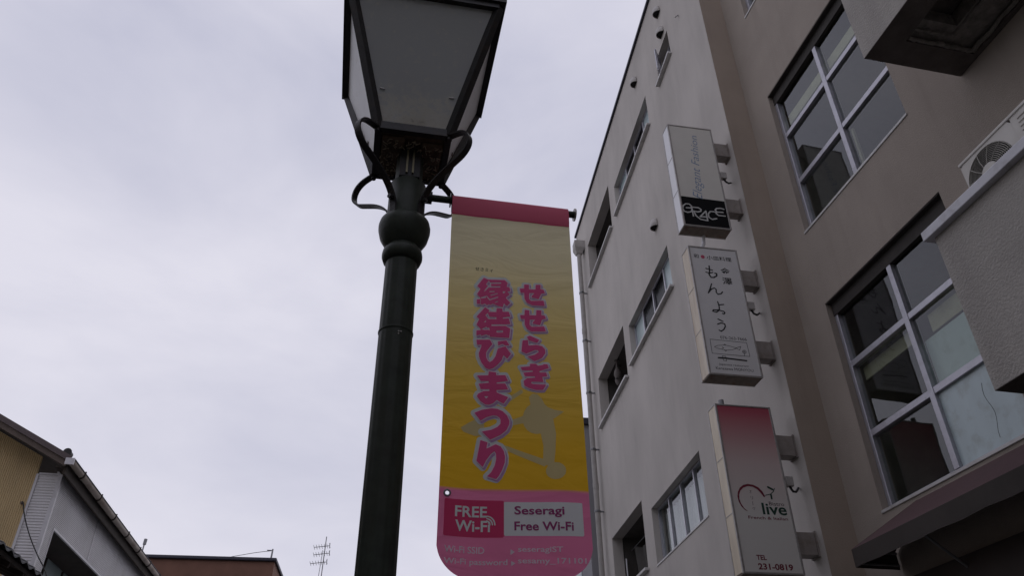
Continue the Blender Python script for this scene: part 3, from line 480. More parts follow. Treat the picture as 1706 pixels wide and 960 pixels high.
# windows of the wing
q = lambda h, f: h[0]+(h[1]-h[0])*f
wA = window(FW, W2, [q(W2,.25),q(W2,.5),q(W2,.75)], [], .10, ['glass'], fw=.03, depth=.06, sill=(.012,.02,.01), mul=.03)
mb = MB()
n = 90; zc0, zc1 = W2[2]-.02, W2[3]-.10
for i in range(n):
    x0 = W2[0]+(W2[1]-W2[0])*i/n; x1 = W2[0]+(W2[1]-W2[0])*(i+1)/n; f = lambda x: -TH-.03+.016*math.sin(x*47)+.008*math.sin(x*83+1)
    mb.quad((x0,f(x0),zc0),(x1,f(x1),zc0),(x1,f(x1),zc1),(x0,f(x0),zc1))
mb.build('curtain', M['curtain'], wA, FW, smooth=True)
window(FW, W3, [q(W3,.24),q(W3,.5),q(W3,.76)], [], .10, ['frost','screen','screen','frost'], fw=.035, depth=.06, sill=(.07,.035,.04), mul=.035)
window(FW, W4, [q(W4,.24),q(W4,.5),q(W4,.76)], [], .10, ['frost','screen','screen','frost'], fw=.035, depth=.06, sill=(.07,.035,.04), mul=.035)
w5 = window(FW, W5, [q(W5,.5)], [], .12, ['screen','screen'], fw=.035, depth=.06, sill=(.07,.035,.03), mul=.035)
# sash of the small window, hinged at the side and swung out
mb = MB(); P = Vector((W5[1]-.03, -.06, W5[2]+.03)); d = Vector((-.28, .17, 0))
for z in (0, .50): mb.bar(P+Vector((0,0,z)), P+d+Vector((0,0,z)), .03, .03)
for t in (0, 1): mb.bar(P+d*t+Vector((0,0,.015)), P+d*t+Vector((0,0,.485)), .03, .03)
sa = mb.build('open_sash', M['alu'], w5, FW)
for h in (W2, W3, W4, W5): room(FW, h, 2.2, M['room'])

# open loggias of the wing
for i, h in enumerate(Lg):
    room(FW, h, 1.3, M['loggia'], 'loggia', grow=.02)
    MB().box(h[0]-.05,h[1]+.05,-TH+.02,.075,h[2]-.035,h[2]+.008).build('sill', M['sillalu'], bld, FW, bevel=.004)
    # door in the rear wall of the loggia
    d = MB().box(h[0]+.25,h[0]+1.05,-TH-1.29,-TH-1.25,h[2]-.018,h[3]-.12).build('door', M['timber'], bld, FW)
    MB().box(h[0]+.93,h[0]+.97,-TH-1.25,-TH-1.21,h[2]+.4,h[2]+.52).build('handle', M['steel'], d, FW)
h = Lg[1]
for a, b, r, w_ in ((14.02,-.20,.075,'nearer'), (14.30,-.30,.085,'farther')):
    zc = h[3]+.018
    po = MB().lathe([(.05,zc-.36-r),(r,zc-.33-r*.4),(r*1.05,zc-.33),(r*.8,zc-.30+r*.6),(.025,zc-.18),(.02,zc-.04),(.05,zc-.03),(.05,zc)], (a,b,0), 18)
    po = po.build('ceiling_lamp', M['pot'], None, FW, loc=FW @ Vector((a,b,zc)), smooth=True)
    tag(po, 'round grey lamp hanging in the dark middle loggia, the %s of two' % w_, 'lamp', 'lamps in the middle loggia')
h = Lg[0]
mb = MB(); cl = []
for i in range(13):
    for j in range(7):
        t = i/12; s_ = j/6; x = 13.1+1.3*t; sag = .30*math.sin(math.pi*t)
        cl.append((x, -.36+.05*math.sin(t*14+s_*2), h[3]-.25-sag*(.5+.5*s_)-.55*s_))
mb.add(cl, [(i*7+j,(i+1)*7+j,(i+1)*7+j+1,i*7+j+1) for i in range(12) for j in range(6)])
o = thing('washing_line', FW @ Vector((13.4,-.45,h[2])), 'dark cloth slung across the lowest loggia', 'cloth')
mb.build('cloth', M['cloth'], o, FW, smooth=True, solid=.006)
MB().tube([(12.62,-.36,h[3]-.24),(14.8,-.36,h[3]-.22)], .008, 8).build('rail', M['steel'], o, FW)
for x in (13.2,13.34,13.5):
    MB().box(x,x+.09,-.85,-.82,h[3]-.75,h[3]-.21).build('hanging_strip', M['redcloth'], o, FW)
MB().tube([(12.62,-.835,h[3]-.2),(14.8,-.835,h[3]-.2)], .008, 8).build('rail', M['steel'], o, FW)

MB().tube([(14.77,-.235,h[2]),(14.77,-.235,h[3]-.38)], .014, 8).build('conduit', M['acrylic'], bld, FW)
# windows of the recessed front
def big_window(h, panes):
    ww = window(FF, h, [5.135], [h[2]+.735, h[2]+1.475], .07, panes, fw=.05, depth=.08, sill=(.012,.022,.01), mul=.062)
    MB().box(h[0]+.003,h[1]-.003,-.145,-.062,h[3]-.15,h[3]-.003).build('head_box', M['head'], ww, FF)
    MB().box(h[0]+.003,h[1]-.003,-.062,-.006,h[3]-.012,h[3]-.0025).build('head_lining', M['head'], ww, FF)
    return ww
wb3 = big_window(B3, ['film','glass','glass','glass','glass','glass'])
wb4 = big_window(B4, ['glass'])
wb5 = big_window(B5, ['glass'])
for h in ((.6, 2.4, 6.975, 9.17), (.6, 2.4, 3.95, 6.02)):
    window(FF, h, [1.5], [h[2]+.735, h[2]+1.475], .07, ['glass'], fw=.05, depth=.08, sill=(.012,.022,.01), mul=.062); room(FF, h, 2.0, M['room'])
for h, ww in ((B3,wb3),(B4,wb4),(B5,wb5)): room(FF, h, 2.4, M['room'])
# things seen through the panes
for x0_, x1_ in ((4.29,5.10),(5.17,6.00)):
    MB().box(x0_,x1_,-.185,-.165,B4[2]+1.475+.19,B4[2]+1.475+.33).build('blind_rail', M['blind'], wb4, FF)
MB().box(5.17,6.00,-.20,-.18,B3[2]+1.30,B3[2]+1.43).build('blind_rail', M['blind'], wb3, FF)
MB().box(4.29,4.98,-.165,-.158,B3[2]+1.25,B3[2]+1.42).build('board_strip', M['board'], wb3, FF)
MB().box(4.29,5.10,-.157,-.153,B3[2]+.77,B3[2]+1.22).build('film', M['film'], wb3, FF)
MB().box(5.5,5.53,-.5,-.47,B3[2]+.02,B3[2]+2.15).build('inner_post', M['blind'], wb3, FF)
MB().box(5.5,5.53,-.6,-.57,B4[2]+.02,B4[2]+1.2).build('inner_post', M['blind'], wb4, FF)
mb = MB()
for i in range(9):
    x = 4.27+.085*i; mb.tube([(4.60+.02*math.sin(i*.9), -.0625+.0, B3[2]+.55-.05*i) , (4.60+.02*math.sin((i+1)*.9), -.0625, B3[2]+.55-.05*(i+1))], .002, 5)
mb.build('loose_wire', M['cable'], wb3, FF)

# cantilevered AC balconies on the front
def balcony(z0, ztop, a1=3.59, hole=True):
    OUT = .92; a0 = .9; t = .12
    mb = MB()
    # street-side parapet, end parapets, floor with recess from below
    mb.box(a0,a1,OUT-t,OUT,z0,ztop); mb.box(a1-t,a1-.001,.002,OUT-t,z0+.001,ztop-.001); mb.box(a0,a0+t,.002,OUT-t,z0+.001,ztop-.001)
    bl = mb.build('balcony', M['stucco'], bld, FF)
    ha0, ha1, hb0, hb1 = a0+.35, 3.36, .05, .69
    fl = MB(); e = .004
    A = [a0+t, ha0, ha1, a1-t]; Bq = [.004, hb0, hb1, OUT-t]
    for i in range(3):
        for j in range(3):
            if i == 1 and j == 1: continue
            fl.box(A[i],A[i+1],Bq[j],Bq[j+1],z0-e,z0+.10)
    fl.box(a0+.001,A[0],Bq[0],OUT-.001,z0-e,z0-.0005); fl.box(A[3],a1-.001,Bq[0],OUT-.001,z0-e,z0-.0005); fl.box(A[0],A[3],Bq[3],OUT-.001,z0-e,z0-.0005)
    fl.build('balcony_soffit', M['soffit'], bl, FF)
    rim = MB(); n = 26
    # ragged concrete lip round the recess
    def lip(p, q):
        pts = []
        for k in range(n+1):
            t_ = k/n; pts.append(Vector(p).lerp(Vector(q), t_)+Vector((random.uniform(-.006,.006),random.uniform(-.006,.006),random.uniform(-.008,.004))))
        rim.tube(pts, [random.uniform(.014,.024) for _ in pts], 6)
    zi = z0+.05
    for p, q_ in (((ha1-.09,hb0+.25,zi),(ha1-.09,hb1-.02,zi)),((ha1-.09,hb0+.25,zi),(ha0,hb0+.25,zi)),((ha1-.015,hb0+.02,z0+.02),(ha1-.015,hb1-.01,z0+.02)),((ha1-.015,hb0+.02,z0+.02),(ha0,hb0+.02,z0+.02))): lip(p, q_)
    rim.build('rough_lip', M['rough_concrete'], bl, FF, smooth=True)
    st = MB().box(ha0+.002,ha1-.19,hb0+.30,hb1-.003,z0+.10,z0+.12)
    MB().box(ha0-.02,ha1+.02,hb0-.02,hb0+.28,z0+.06,z0+.20).build('recess_step', M['rough_concrete'], bl, FF)
    MB().box(ha1-.18,ha1+.02,hb0+.28,hb1+.02,z0+.06,z0+.20).build('recess_step', M['rough_concrete'], bl, FF)
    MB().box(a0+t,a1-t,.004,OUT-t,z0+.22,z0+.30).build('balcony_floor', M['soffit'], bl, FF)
    MB().box(a0-.05,a1+.055,OUT-t-.03,OUT+.05,ztop+.001,ztop+.075).build('coping', M['coping'], bl, FF, bevel=.006)
    MB().box(a1-t-.03,a1+.055,.003,OUT-t-.03,ztop+.001,ztop+.073).build('coping', M['coping'], bl, FF, bevel=.006)
    return bl
balcony(6.76, 7.95); balcony(3.70, 4.875)

# vent hoods
def hood(a, z, r=.09):
    """round cowl: a quarter ball over an open, shaded mouth"""
    mb = MB(); n = 14; m = 8; vs = []; H_ = .18; O_ = .115
    for j in range(m+1):
        th = math.pi/2*j/m; k = math.cos(th); y = O_*math.sin(th)
        for i in range(n+1):
            ph = math.pi*i/n; vs.append((a-r*k*math.cos(ph) if j < m else a, y if j < m else O_, z+H_*k*math.sin(ph)))
    c = n+1; mb.add(vs, [(j*c+i,j*c+i+1,(j+1)*c+i+1,(j+1)*c+i) for j in range(m) for i in range(n)])
    # skirt below the ball
    sk = []
    for j in range(13):
        th = math.pi*j/12; sk += [(a-r*math.cos(th), O_*math.sin(th), z+.001), (a-r*.98*math.cos(th), O_*.94*math.sin(th), z-.03)]
    mb.add(sk, [(2*j,2*j+1,2*j+3,2*j+2) for j in range(12)])
    o = mb.build('vent_hood', M['hood'], bld, FW, smooth=True, solid=.004)
    MB().add([(a-r*.92*math.cos(math.pi*j/12), max(.004,O_*.88*math.sin(math.pi*j/12)), z-.012) for j in range(13)], [tuple(range(13))]).build('vent_mesh', M['black'], o, FW)
    return o
for a, z in ((8.45,13.42),(8.45,12.86),(10.07,13.42),(10.07,9.86)): hood(a, z)

# downpipe with hopper at the far end of the wing
pa, pb = 15.28, .13
pp = MB().tube([(pa,pb,.12),(pa,pb,13.15)], .055, 14).build('downpipe', M['pipe'], bld, FW, smooth=True)
MB().add([(pa-.07,pb-.07,13.1),(pa+.07,pb-.07,13.1),(pa+.07,pb+.07,13.1),(pa-.07,pb+.07,13.1),(pa-.13,pb-.128,13.26),(pa+.13,pb-.128,13.26),(pa+.13,pb+.12,13.26),(pa-.13,pb+.12,13.26),
          (pa-.13,pb-.128,13.46),(pa+.13,pb-.128,13.46),(pa+.13,pb+.12,13.46),(pa-.13,pb+.12,13.46)],
         [(3,2,1,0),(0,1,5,4),(1,2,6,5),(2,3,7,6),(3,0,4,7),(4,5,9,8),(5,6,10,9),(6,7,11,10),(7,4,8,11),(8,9,10,11)]).build('hopper', M['pipe'], pp, FW)
for i in range(9):
    z = 1.4+i*1.32
    MB().tube([(pa,pb,z-.02),(pa,pb,z+.02)], .066, 14).box(pa-.012,pa+.012,.0,pb-.05,z-.014,z+.014).box(pa-.10,pa-.05,pb-.02,pb+.02,z-.012,z+.012).build('pipe_clamp', M['steel'], pp, FW)
for z in (3.4, 7.2, 10.9): MB().tube([(pa,pb,z-.06),(pa,pb,z+.06)], .062, 14).build('pipe_joint', M['pipe'], pp, FW, smooth=True)

# small iron cramp left in the wall
MB().bar((7.72,.0,12.4),(7.69,.07,12.30),.018,.01).build('wall_hook', M['steel'], bld, FW)
# dark brown slab on the front wall below the awning
MB().box(.6,5.9,.003,.035,.12,3.2).build('shopfront_panel', M['dark_brown'], bld, FF)

# ================================================================== awning over the shop front
aw = thing('awning', FF @ Vector((4.0,.2,3.2)), 'burgundy fabric awning with dark valance above the shop front at lower right', 'awning')
AO = .44; a_l = 6.02; a_t = 5.57; zt, zf, zb = 3.745, 3.435, 3.285; a_r = 1.2
mb = MB(); mb.add([(a_t,.02,zt),(a_l,AO,zf),(a_r,AO,zf),(a_r+.45,.02,zt)], [(0,1,2,3)]); mb.build('canopy', M['awning'], aw, FF, solid=.005)
mb = MB(); mb.add([(a_t,.02,zt),(a_l,AO,zf),(a_l,.02,zf)], [(0,1,2)]); mb.build('canopy_end', M['awning'], aw, FF, solid=.005)
n = 40; vs = []
for i in range(n+1):
    x = a_l+(a_r-a_l)*i/n; vs += [(x,AO+.004,zf),(x,AO+.006+.004*math.sin(x*9),zb+.004*math.sin(x*13))]
MB().add(vs, [(2*i,2*i+1,2*i+3,2*i+2) for i in range(n)]).build('valance', M['valance'], aw, FF, solid=.004)
MB().quad((a_l,AO,zf),(a_l,.02,zf),(a_l,.02,zb),(a_l,AO,zb)).build('end_valance', M['valance'], aw, FF, solid=.004)
mb = MB()
mb.tube([(a_l-.02,AO-.02,zf-.02),(a_r+.02,AO-.02,zf-.02)], .012, 8); mb.tube([(a_l-.02,.03,zf-.02),(a_l-.02,AO-.02,zf-.02)], .012, 8)
mb.tube([(a_l-.02,.03,zb+.03),(a_l-.02,AO-.02,zb+.03)], .009, 8)
mb.build('frame', M['steel'], aw, FF)
for x in (5.25, 3.9, 2.55): MB().tube([(x,.03,zf-.32),(x,AO-.03,zf-.03)], .011, 8).tube([(x,.03,zt-.03),(x,AO-.03,zf-.02)], .011, 8).build('strut', M['steel'], aw, FF)

# ================================================================== AC unit on the lower balcony
acx1, acx0, acz0, acz1, acb0, acb1 = 3.37, 2.55, 4.80, 5.39, .40, .70
ac = thing('air_conditioner', FF @ Vector((2.96,.55,4.0)), 'beige outdoor air conditioner with round wire fan grille behind the white-topped balcony', 'air conditioner')
cx, cz, cr_ = 3.158, 5.150, .208
mb = MB(); mb.box(acx0,acx1,acb0,acb1-.02,acz0,acz1)
cs = mb.build('casing', M['ac'], ac, FF, bevel=.018)
# front plate with the fan opening
mb = MB(); n = 40; ring = [(cx+cr_*math.cos(2*math.pi*k/n), cz+cr_*math.sin(2*math.pi*k/n)) for k in range(n)]
def sq(p):
    dx, dz = p[0]-cx, p[1]-cz; x0,x1,z0,z1 = acx0+.34,acx1-.001,acz0+.004,acz1-.004
    t = min([((x1-cx)/dx if dx > 0 else (x0-cx)/dx) if abs(dx) > 1e-9 else 9, ((z1-cz)/dz if dz > 0 else (z0-cz)/dz) if abs(dz) > 1e-9 else 9]); return (cx+dx*t, cz+dz*t)
vs = [(p[0],acb1,p[1]) for p in ring]+[(sq(p)[0],acb1,sq(p)[1]) for p in ring]+[(p[0],acb1-.018,p[1]) for p in ring]
mb.add(vs, [(k,(k+1)%n,n+(k+1)%n,n+k) for k in range(n)]+[(k,(k+1)%n,2*n+(k+1)%n,2*n+k) for k in range(n)]); mb.box(acx0+.004,acx0+.34,acb1-.018,acb1-.001,acz0+.004,acz1-.004)
mb.build('front_plate', M['ac'], ac, FF)
mb = MB(); mb.add([(p[0],acb1-.0185,p[1]) for p in ring], [tuple(range(n))]); mb.build('fan_well', M['black'], ac, FF)
mb = MB()
for r in np.linspace(.070, .203, 11):
    pts = [(cx+r*math.cos(2*math.pi*k/36), acb1+.016-.03*(r/.203)**2*.5, cz+r*math.sin(2*math.pi*k/36)) for k in range(37)]; mb.tube(pts, .0026, 5, cap=False)
for k in range(12):
    a = 2*math.pi*k/12; mb.tube([(cx+.06*math.cos(a),acb1+.016,cz+.06*math.sin(a)),(cx+.13*math.cos(a+.15),acb1+.012,cz+.13*math.sin(a+.15)),(cx+.205*math.cos(a+.25),acb1+.002,cz+.205*math.sin(a+.25))], .003, 5)
gr = mb.build('fan_grille', M['acgrill'], ac, FF, smooth=True)
mb = MB(); n2 = 24; mb.add([(cx+.068*math.cos(2*math.pi*k/n2),acb1+.018,cz+.068*math.sin(2*math.pi*k/n2)) for k in range(n2)]+[(cx+.073*math.cos(2*math.pi*k/n2),acb1+.010,cz+.073*math.sin(2*math.pi*k/n2)) for k in range(n2)], [tuple(range(n2))]+[(k,(k+1)%n2,n2+(k+1)%n2,n2+k) for k in range(n2)]); mb.build('grille_hub', M['ac'], gr, FF)
for k in range(7): MB().box(acx0+.03,acx0+.29,acb1-.001,acb1+.006,acz1-.06-k*.035,acz1-.05-k*.035).build('louvre', M['ac'], ac, FF)
MB().box(acx0-.006,acx1+.006,acb0-.006,acb1+.008,acz1-.012,acz1+.012).build('lid', M['ac'], ac, FF, bevel=.006)
for x in (acx0+.12, acx1-.16): MB().box(x,x+.05,acb0+.02,acb1-.04,4.0,acz0).build('stand_leg', M['steel'], ac, FF)

# ================================================================== projecting signs
def sign(z0, z1, depth, side_mat, face_mat, label, brackets, boxz):
    x0, x1 = -.825, -.232
    rt = thing('projecting_sign', FS @ Vector((x1,depth/2,z0)), label, 'sign', 'box signs projecting from the grey wall')
    MB().box(x0+.012,x1-.006,.012,depth-.012,z0+.012,z1-.012).build('cabinet', M['bracket'], rt, FS)
    for sgn, x in ((0,x0),(1,x1-.007)):
        sp = MB().box(x,x+.007,.02,depth-.02,z0+.014,z1-.014).build('side_panel', M[side_mat] if sgn == 0 else M['signalu'], rt, FS)
        if sgn == 0:
            for t in (.33, .66): MB().box(x-.003,x-.0005,.02,depth-.02,z0+(z1-z0)*t-.003,z0+(z1-z0)*t+.003).build('seam', M['signalu'], sp, FS)
    for y0, y1 in ((-.002,.020),(depth-.020,depth+.002)):
        fr = MB(); wv = .017
        fr.box(x0-.004,x0+wv,y0,y1,z0,z1); fr.box(x1-wv,x1+.003,y0,y1,z0,z1); fr.box(x0+wv,x1-wv,y0+.001,y1-.001,z0,z0+wv); fr.box(x0+wv,x1-wv,y0+.001,y1-.001,z1-wv,z1)
        fr.build('face_frame', M['signalu'], rt, FS, bevel=.003)
    f = MB().box(x0+.017,x1-.017,.005,.011,z0+.017,z1-.017).build('face', face_mat, rt, FS)
    MB().box(x0+.004,x1-.004,.021,depth-.021,z0-.002,z0+.0115).build('bottom_plate', M['rustplate'], rt, FS)
    MB().box(x0-.004,x1+.003,.0205,depth-.0205,z1-.0115,z1+.004).build('top_plate', M['signalu'], rt, FS)
    for zb_ in brackets:
        bk = MB().box(x1+.003,-.012,depth*.36,depth*.36+.13,zb_,zb_+.215).build('bracket', M['bracket'], rt, FS, bevel=.004)
        MB().box(-.012,.016,depth*.36-.012,depth*.36+.142,zb_-.012,zb_+.227).build('wall_plate', M['bracket'], bk, FS)
    jb = MB().box(x1+.06,x1+.14,depth*.42,depth*.42+.06,boxz,boxz+.10).build('junction_box', M['hood'], rt, FS, bevel=.008)
    MB().tube([(x1+.10,depth*.42+.03,boxz),(x1+.12,depth*.42+.02,boxz-.05),(x1+.17,depth*.42+.05,boxz-.04),(.0,depth*.42+.10,boxz+.02)], .012, 8).build('conduit', M['cable'], jb, FS, smooth=True)
    MB().tube([(x1+.075,depth*.42+.03,boxz),(x1+.03,depth*.42+.03,boxz-.03),(x1-.004,depth*.42+.03,boxz-.02)], .009, 8).build('conduit', M['hood'], jb, FS, smooth=True)
    return rt, f
PY = .0042      # printed layer just proud of the face
def pr(mb, name, m, f, lay=0): return shift(mb, dy=PY-lay*.0008).build(name, M[m], f, FS)

sg, fg = sign(7.352, 9.025, .20, 'acrylic', M['face_g'], 'white box sign with black GRACE foot, uppermost of the three on the wall', (8.64, 7.69), 8.27)
gb = [(-.806,GRACE_BLACK[0][1]),(-.25,GRACE_BLACK[1][1]),(-.25,7.371),(-.806,7.371)]
MB().add([(x,PY,z) for x, z in gb], [(0,1,2,3)]).build('black_panel', M['signblack'], fg, FS)
pr(contour(field([('l',p,.0088) for p in GRACE], .003, .02), 0), 'brand_lettering', 'lettersilver', fg, 1)
t_ = text_mb('Elegant Fashion', (0,0,1,1), offset=-.006, shear=.45, rot=True)
q4 = SCRIPT_BOX
def warp(mb):
    out = []
    for x, y, z in mb.v:
        l = Vector(q4[0]).lerp(Vector(q4[2]), z); r = Vector(q4[1]).lerp(Vector(q4[3]), z); p = l.lerp(r, x); out.append((p.x, 0, p.y))
    mb.v = out; return mb
pr(warp(t_), 'script_lettering', 'script', fg)

sm, fm = sign(5.375, 7.048, .22, 'cream', M['face_m'], 'pale restaurant box sign with black brush kana, middle of the three on the wall', (6.61, 5.66), 6.30)
pr(contour(field([('l',p,.0075 if i else .009) for i, p in enumerate(MONYOU)], .003, .02), 0), 'brush_lettering', 'ink', fm)
pr(contour(field([('l',p,.0026) for p in FISH], .0022, .012), 0), 'fish_drawing', 'ink', fm)
pr(contour(field([('l',KNIFE,.0085)], .003, .02), 0), 'knife_drawing', 'ink', fm, 1)
dx, dz = MONYOU_DOT; pr(contour(field([('p',[(dx+.024*math.cos(t),dz+.026*math.sin(t)) for t in np.linspace(0,6.28,17)[:-1]],[])], .003, .02), 0), 'red_mark', 'reddot', fm)
so, fo = sign(3.365, 5.036, .20, 'cream2', M['face_o'], 'red to white bistro box sign with telephone number, lowest of the three on the wall', (4.55, 3.57), 4.24)
pr(contour(field([('p',OLIVE_ARC,[])], .003, .02), 0), 'heart_arc', 'maroon', fo)
pr(contour(field([('l',p,w_) for p, w_ in SPRIG], .0025, .02), 0), 'olive_sprig', 'green', fo, 1)
for s_, o_, c_, off, bx in SIGN_TEXT: pr(text_mb(o_, bx, off), 'lettering', c_, fm if s_ == 'M' else fo, 0 if c_ != 'ink2' else 1)
for ch, bx in zip('オリ｜ヴ', OLIVE_KANA):
    pr(text_mb(ch if ch != '｜' else '|', bx if ch != '｜' else (bx[0]+.006,bx[1],bx[2]-.006,bx[3]), .0), 'lettering', 'ink2', fo, 1)
MB().tube([(-.70,.11,5.04),(-.70,.11,5.13)], .028, 12).build('cable_gland', M['steel'], so, FS)
MB().tube([(-.62,.14,7.052),(-.60,.15,7.13),(-.54,.17,7.22),(-.52,.17,7.36)], .022, 10).build('cable_gland', M['acrylic'], sm, FS, smooth=True)

# ================================================================== street lamp
lamp = thing('street_lamp', LAMP, 'dark green street lamp post carrying a four-sided lantern and the banner', 'street lamp')
prof = [(.16,.12),(.16,.20),(.135,.25),(.13,.80),(.14,.84),(.13,.88),(.095,.95),(.082,1.05),(.0795,2.3),(.0795,3.83)]
def fluted(prof, n=80, flutes=16, depth=.0035):
    mb = MB(); vs = []
    for r, z in prof:
        for k in range(n):
            a = 2*math.pi*k/n; f = depth*abs(math.sin(a*flutes/2)) if 1.0 < z < 3.82 else 0
            vs.append(((r-depth+f)*math.cos(a), (r-depth+f)*math.sin(a), z))
    m = len(prof); return mb.add(vs, [(i*n+k,i*n+(k+1)%n,(i+1)*n+(k+1)%n,(i+1)*n+k) for i in range(m-1) for k in range(n)]+[tuple(range(n-1,-1,-1)), tuple((m-1)*n+k for k in range(n))])
post = fluted([(r+.002,z) for r, z in prof]).build('post', M['lampgreen'], lamp, FB, smooth=True)
MB().lathe([(.0815,3.430),(.0822,3.433),(.0822,3.437),(.0815,3.440)], n=40).build('post_seam', M['lampgreen'], post, FB, smooth=True)
for k in range(3): MB().lathe([(.0045,0),(.003,.003)], n=8).build('rivet', M['signalu'], post, FB @ Matrix.Translation((.010+.011*(k%2),-.0800,3.405-.012*(k//2))) @ Matrix.Rotation(math.pi/2, 4, 'X'))
ring = [(.078,3.835),(.092,3.845),(.100,3.868),(.1005,3.885),(.097,3.905),(.085,3.918),(.080,3.93),(.098,3.95),(.120,3.99),(.1305,4.035),(.1315,4.06),(.126,4.085),(.108,4.105),(.098,4.115)]
MB().lathe(ring, n=40).build('collar', M['lampgreen'], lamp, FB, smooth=True)
MB().lathe([(.0955,4.11),(.0955,4.335),(.088,4.345),(.072,4.347),(.072,4.56)], n=36).build('neck', M['lampgreen'], lamp, FB, smooth=True)
nk = MB(); nk.box(-.055,.055,-.0765,-.060,4.352,4.54); nk = nk.build('access_plate', M['lampdark'], lamp, FB, bevel=.004)
for x in (-.022,.010): MB().box(x,x+.010,-.088,-.077,4.37,4.53).build('terminal_strip', M['brass'], nk, FB)
# lantern
a0, z0, a1, z1 = .185, 4.565, .415, 5.40
lt = MB()
for sx, sy in ((-1,-1),(1,-1),(1,1),(-1,1)): lt.bar((sx*a0,sy*a0,z0), (sx*a1,sy*a1,z1), .042, .042, up=(sx,sy,0))
c = [(-1,-1),(1,-1),(1,1),(-1,1)]
for i in range(4):
    p, r = c[i], c[(i+1)%4]
    lt.bar((p[0]*a0,p[1]*a0,z0+.012), (r[0]*a0,r[1]*a0,z0+.012), .034, .05); lt.bar((p[0]*a1,p[1]*a1,z1), (r[0]*a1,r[1]*a1,z1), .05, .05)
lt = lt.build('lantern_frame', M['lampdark'], lamp, FB)
for i in range(4):
    p, r = c[i], c[(i+1)%4]; mb = MB(); ia, ib = a0-.004, a1-.004
    def pt(q, f, k): return (q[0]*(ia+(ib-ia)*f)*1.0, q[1]*(ia+(ib-ia)*f), z0+.03+(z1-z0-.05)*f)
    nseg = 8; vs = []
    for f in np.linspace(0,1,nseg+1): vs += [pt(p,f,0), pt(r,f,0)]
    mb.add(vs, [(2*k,2*k+1,2*k+3,2*k+2) for k in range(nseg)]); pn = mb.build('pane', M[('lantern','lantern_white','lantern_clear','lantern_white')[i]], lt, FB, solid=.004)
    # retaining clips near the foot of the pane
    nx, ny = (p[0]+r[0])/2, (p[1]+r[1])/2; tx, ty = (r[0]-p[0])/2, (r[1]-p[1])/2; f = .26; h_ = ia+(ib-ia)*f; zc = z0+.03+(z1-z0-.05)*f
    for s in (-1,1):
        q_ = Vector((nx*(h_+.004)+tx*s*(h_-.055), ny*(h_+.004)+ty*s*(h_-.055), zc)); mb = MB().bar(q_-Vector((tx,ty,0))*.014, q_+Vector((tx,ty,0))*.014, .006, .006); mb.build('pane_clip', M['signalu'], lt, FB)
pl = MB().box(-a0+.012,a0-.012,-a0+.012,a0-.012,z0-.004,z0+.012).build('base_plate', M['rust'], lt, FB)
mb = MB()
for i in range(190):
    x = random.gauss(0,.07)+random.choice((-.10,.10)); y = random.uniform(-.15,.14)
    if abs(x) > .165 or math.hypot(x,y) < .078: continue
    a = random.uniform(0,3.14); l = random.uniform(.008,.035); z = z0-.030-random.uniform(0,.008)
    mb.bar((x,y,z),(x+l*math.cos(a),y+l*math.sin(a),z+random.uniform(-.003,.006)),.0038,.0038)
stuff(mb.build('nest_debris', M['twig'], pl, FB))
b_ = MB(); b_.box(-.16,-.04,-.15,.12,z0-.030,z0-.005).box(.05,.16,-.13,.12,z0-.026,z0-.005)
bm_ = b_.build('rust_flange', M['rust'], lt, FB, bevel=.012)
rf = MB()
lv = [(.455,5.415),(.455,5.445),(.30,5.60),(.17,5.74),(.15,5.78),(.15,5.86),(.19,5.88),(.06,5.98),(.03,6.05),(.035,6.10),(.0,6.16)]
vs = []; 
for r, z in lv: vs += [(-r,-r,z),(r,-r,z),(r,r,z),(-r,r,z)]
rf.add(vs, [(4*i+k,4*i+(k+1)%4,4*(i+1)+(k+1)%4,4*(i+1)+k) for i in range(len(lv)-1) for k in range(4)]+[(3,2,1,0)])
rf.build('lantern_roof', M['lampdark'], lt, FB)
MB().lathe([(.03,4.57),(.03,4.72),(.045,4.74),(.07,4.84),(.075,4.92),(.05,5.0),(.01,5.03)], n=20).build('bulb', M['acrylic'], lt, FB, smooth=True)
# scroll brackets between neck and lantern corners
sp_ = [(.094,4.11),(.100,4.17),(.125,4.225),(.165,4.272),(.225,4.315),(.30,4.352),(.358,4.382),(.394,4.425),(.402,4.472),(.386,4.517),(.350,4.545),(.305,4.556),(.262,4.560)]
def smooth_path(pts, k=3):
    out = []
    for i in range(len(pts)-1):
        p0_, p1_, p2_, p3_ = pts[max(i-1,0)], pts[i], pts[i+1], pts[min(i+2,len(pts)-1)]
        for j in range(k):
            t = j/k; out.append(tuple(.5*((2*p1_[m])+(-p0_[m]+p2_[m])*t+(2*p0_[m]-5*p1_[m]+4*p2_[m]-p3_[m])*t*t+(-p0_[m]+3*p1_[m]-3*p2_[m]+p3_[m])*t**3) for m in range(len(p1_))))
    return out+[pts[-1]]
for sx, sy in c:
    d = Vector((sx,sy,0)).normalized(); side = Vector((-d.y,d.x,0))
    sb_ = MB().strap([d*r+Vector((0,0,z)) for r, z in smooth_path(sp_)], .036, .010, side).build('scroll_bracket', M['lampdark'], lamp, FB)
    MB().tube([d*.105+Vector((0,0,4.19)), d*.135+Vector((0,0,4.19))], .013, 8).build('bolt', M['lampdark'], sb_, FB)
    MB().tube([d*.268+Vector((0,0,4.535)), d*.268+Vector((0,0,4.575))], .014, 8).build('bolt', M['lampdark'], sb_, FB)
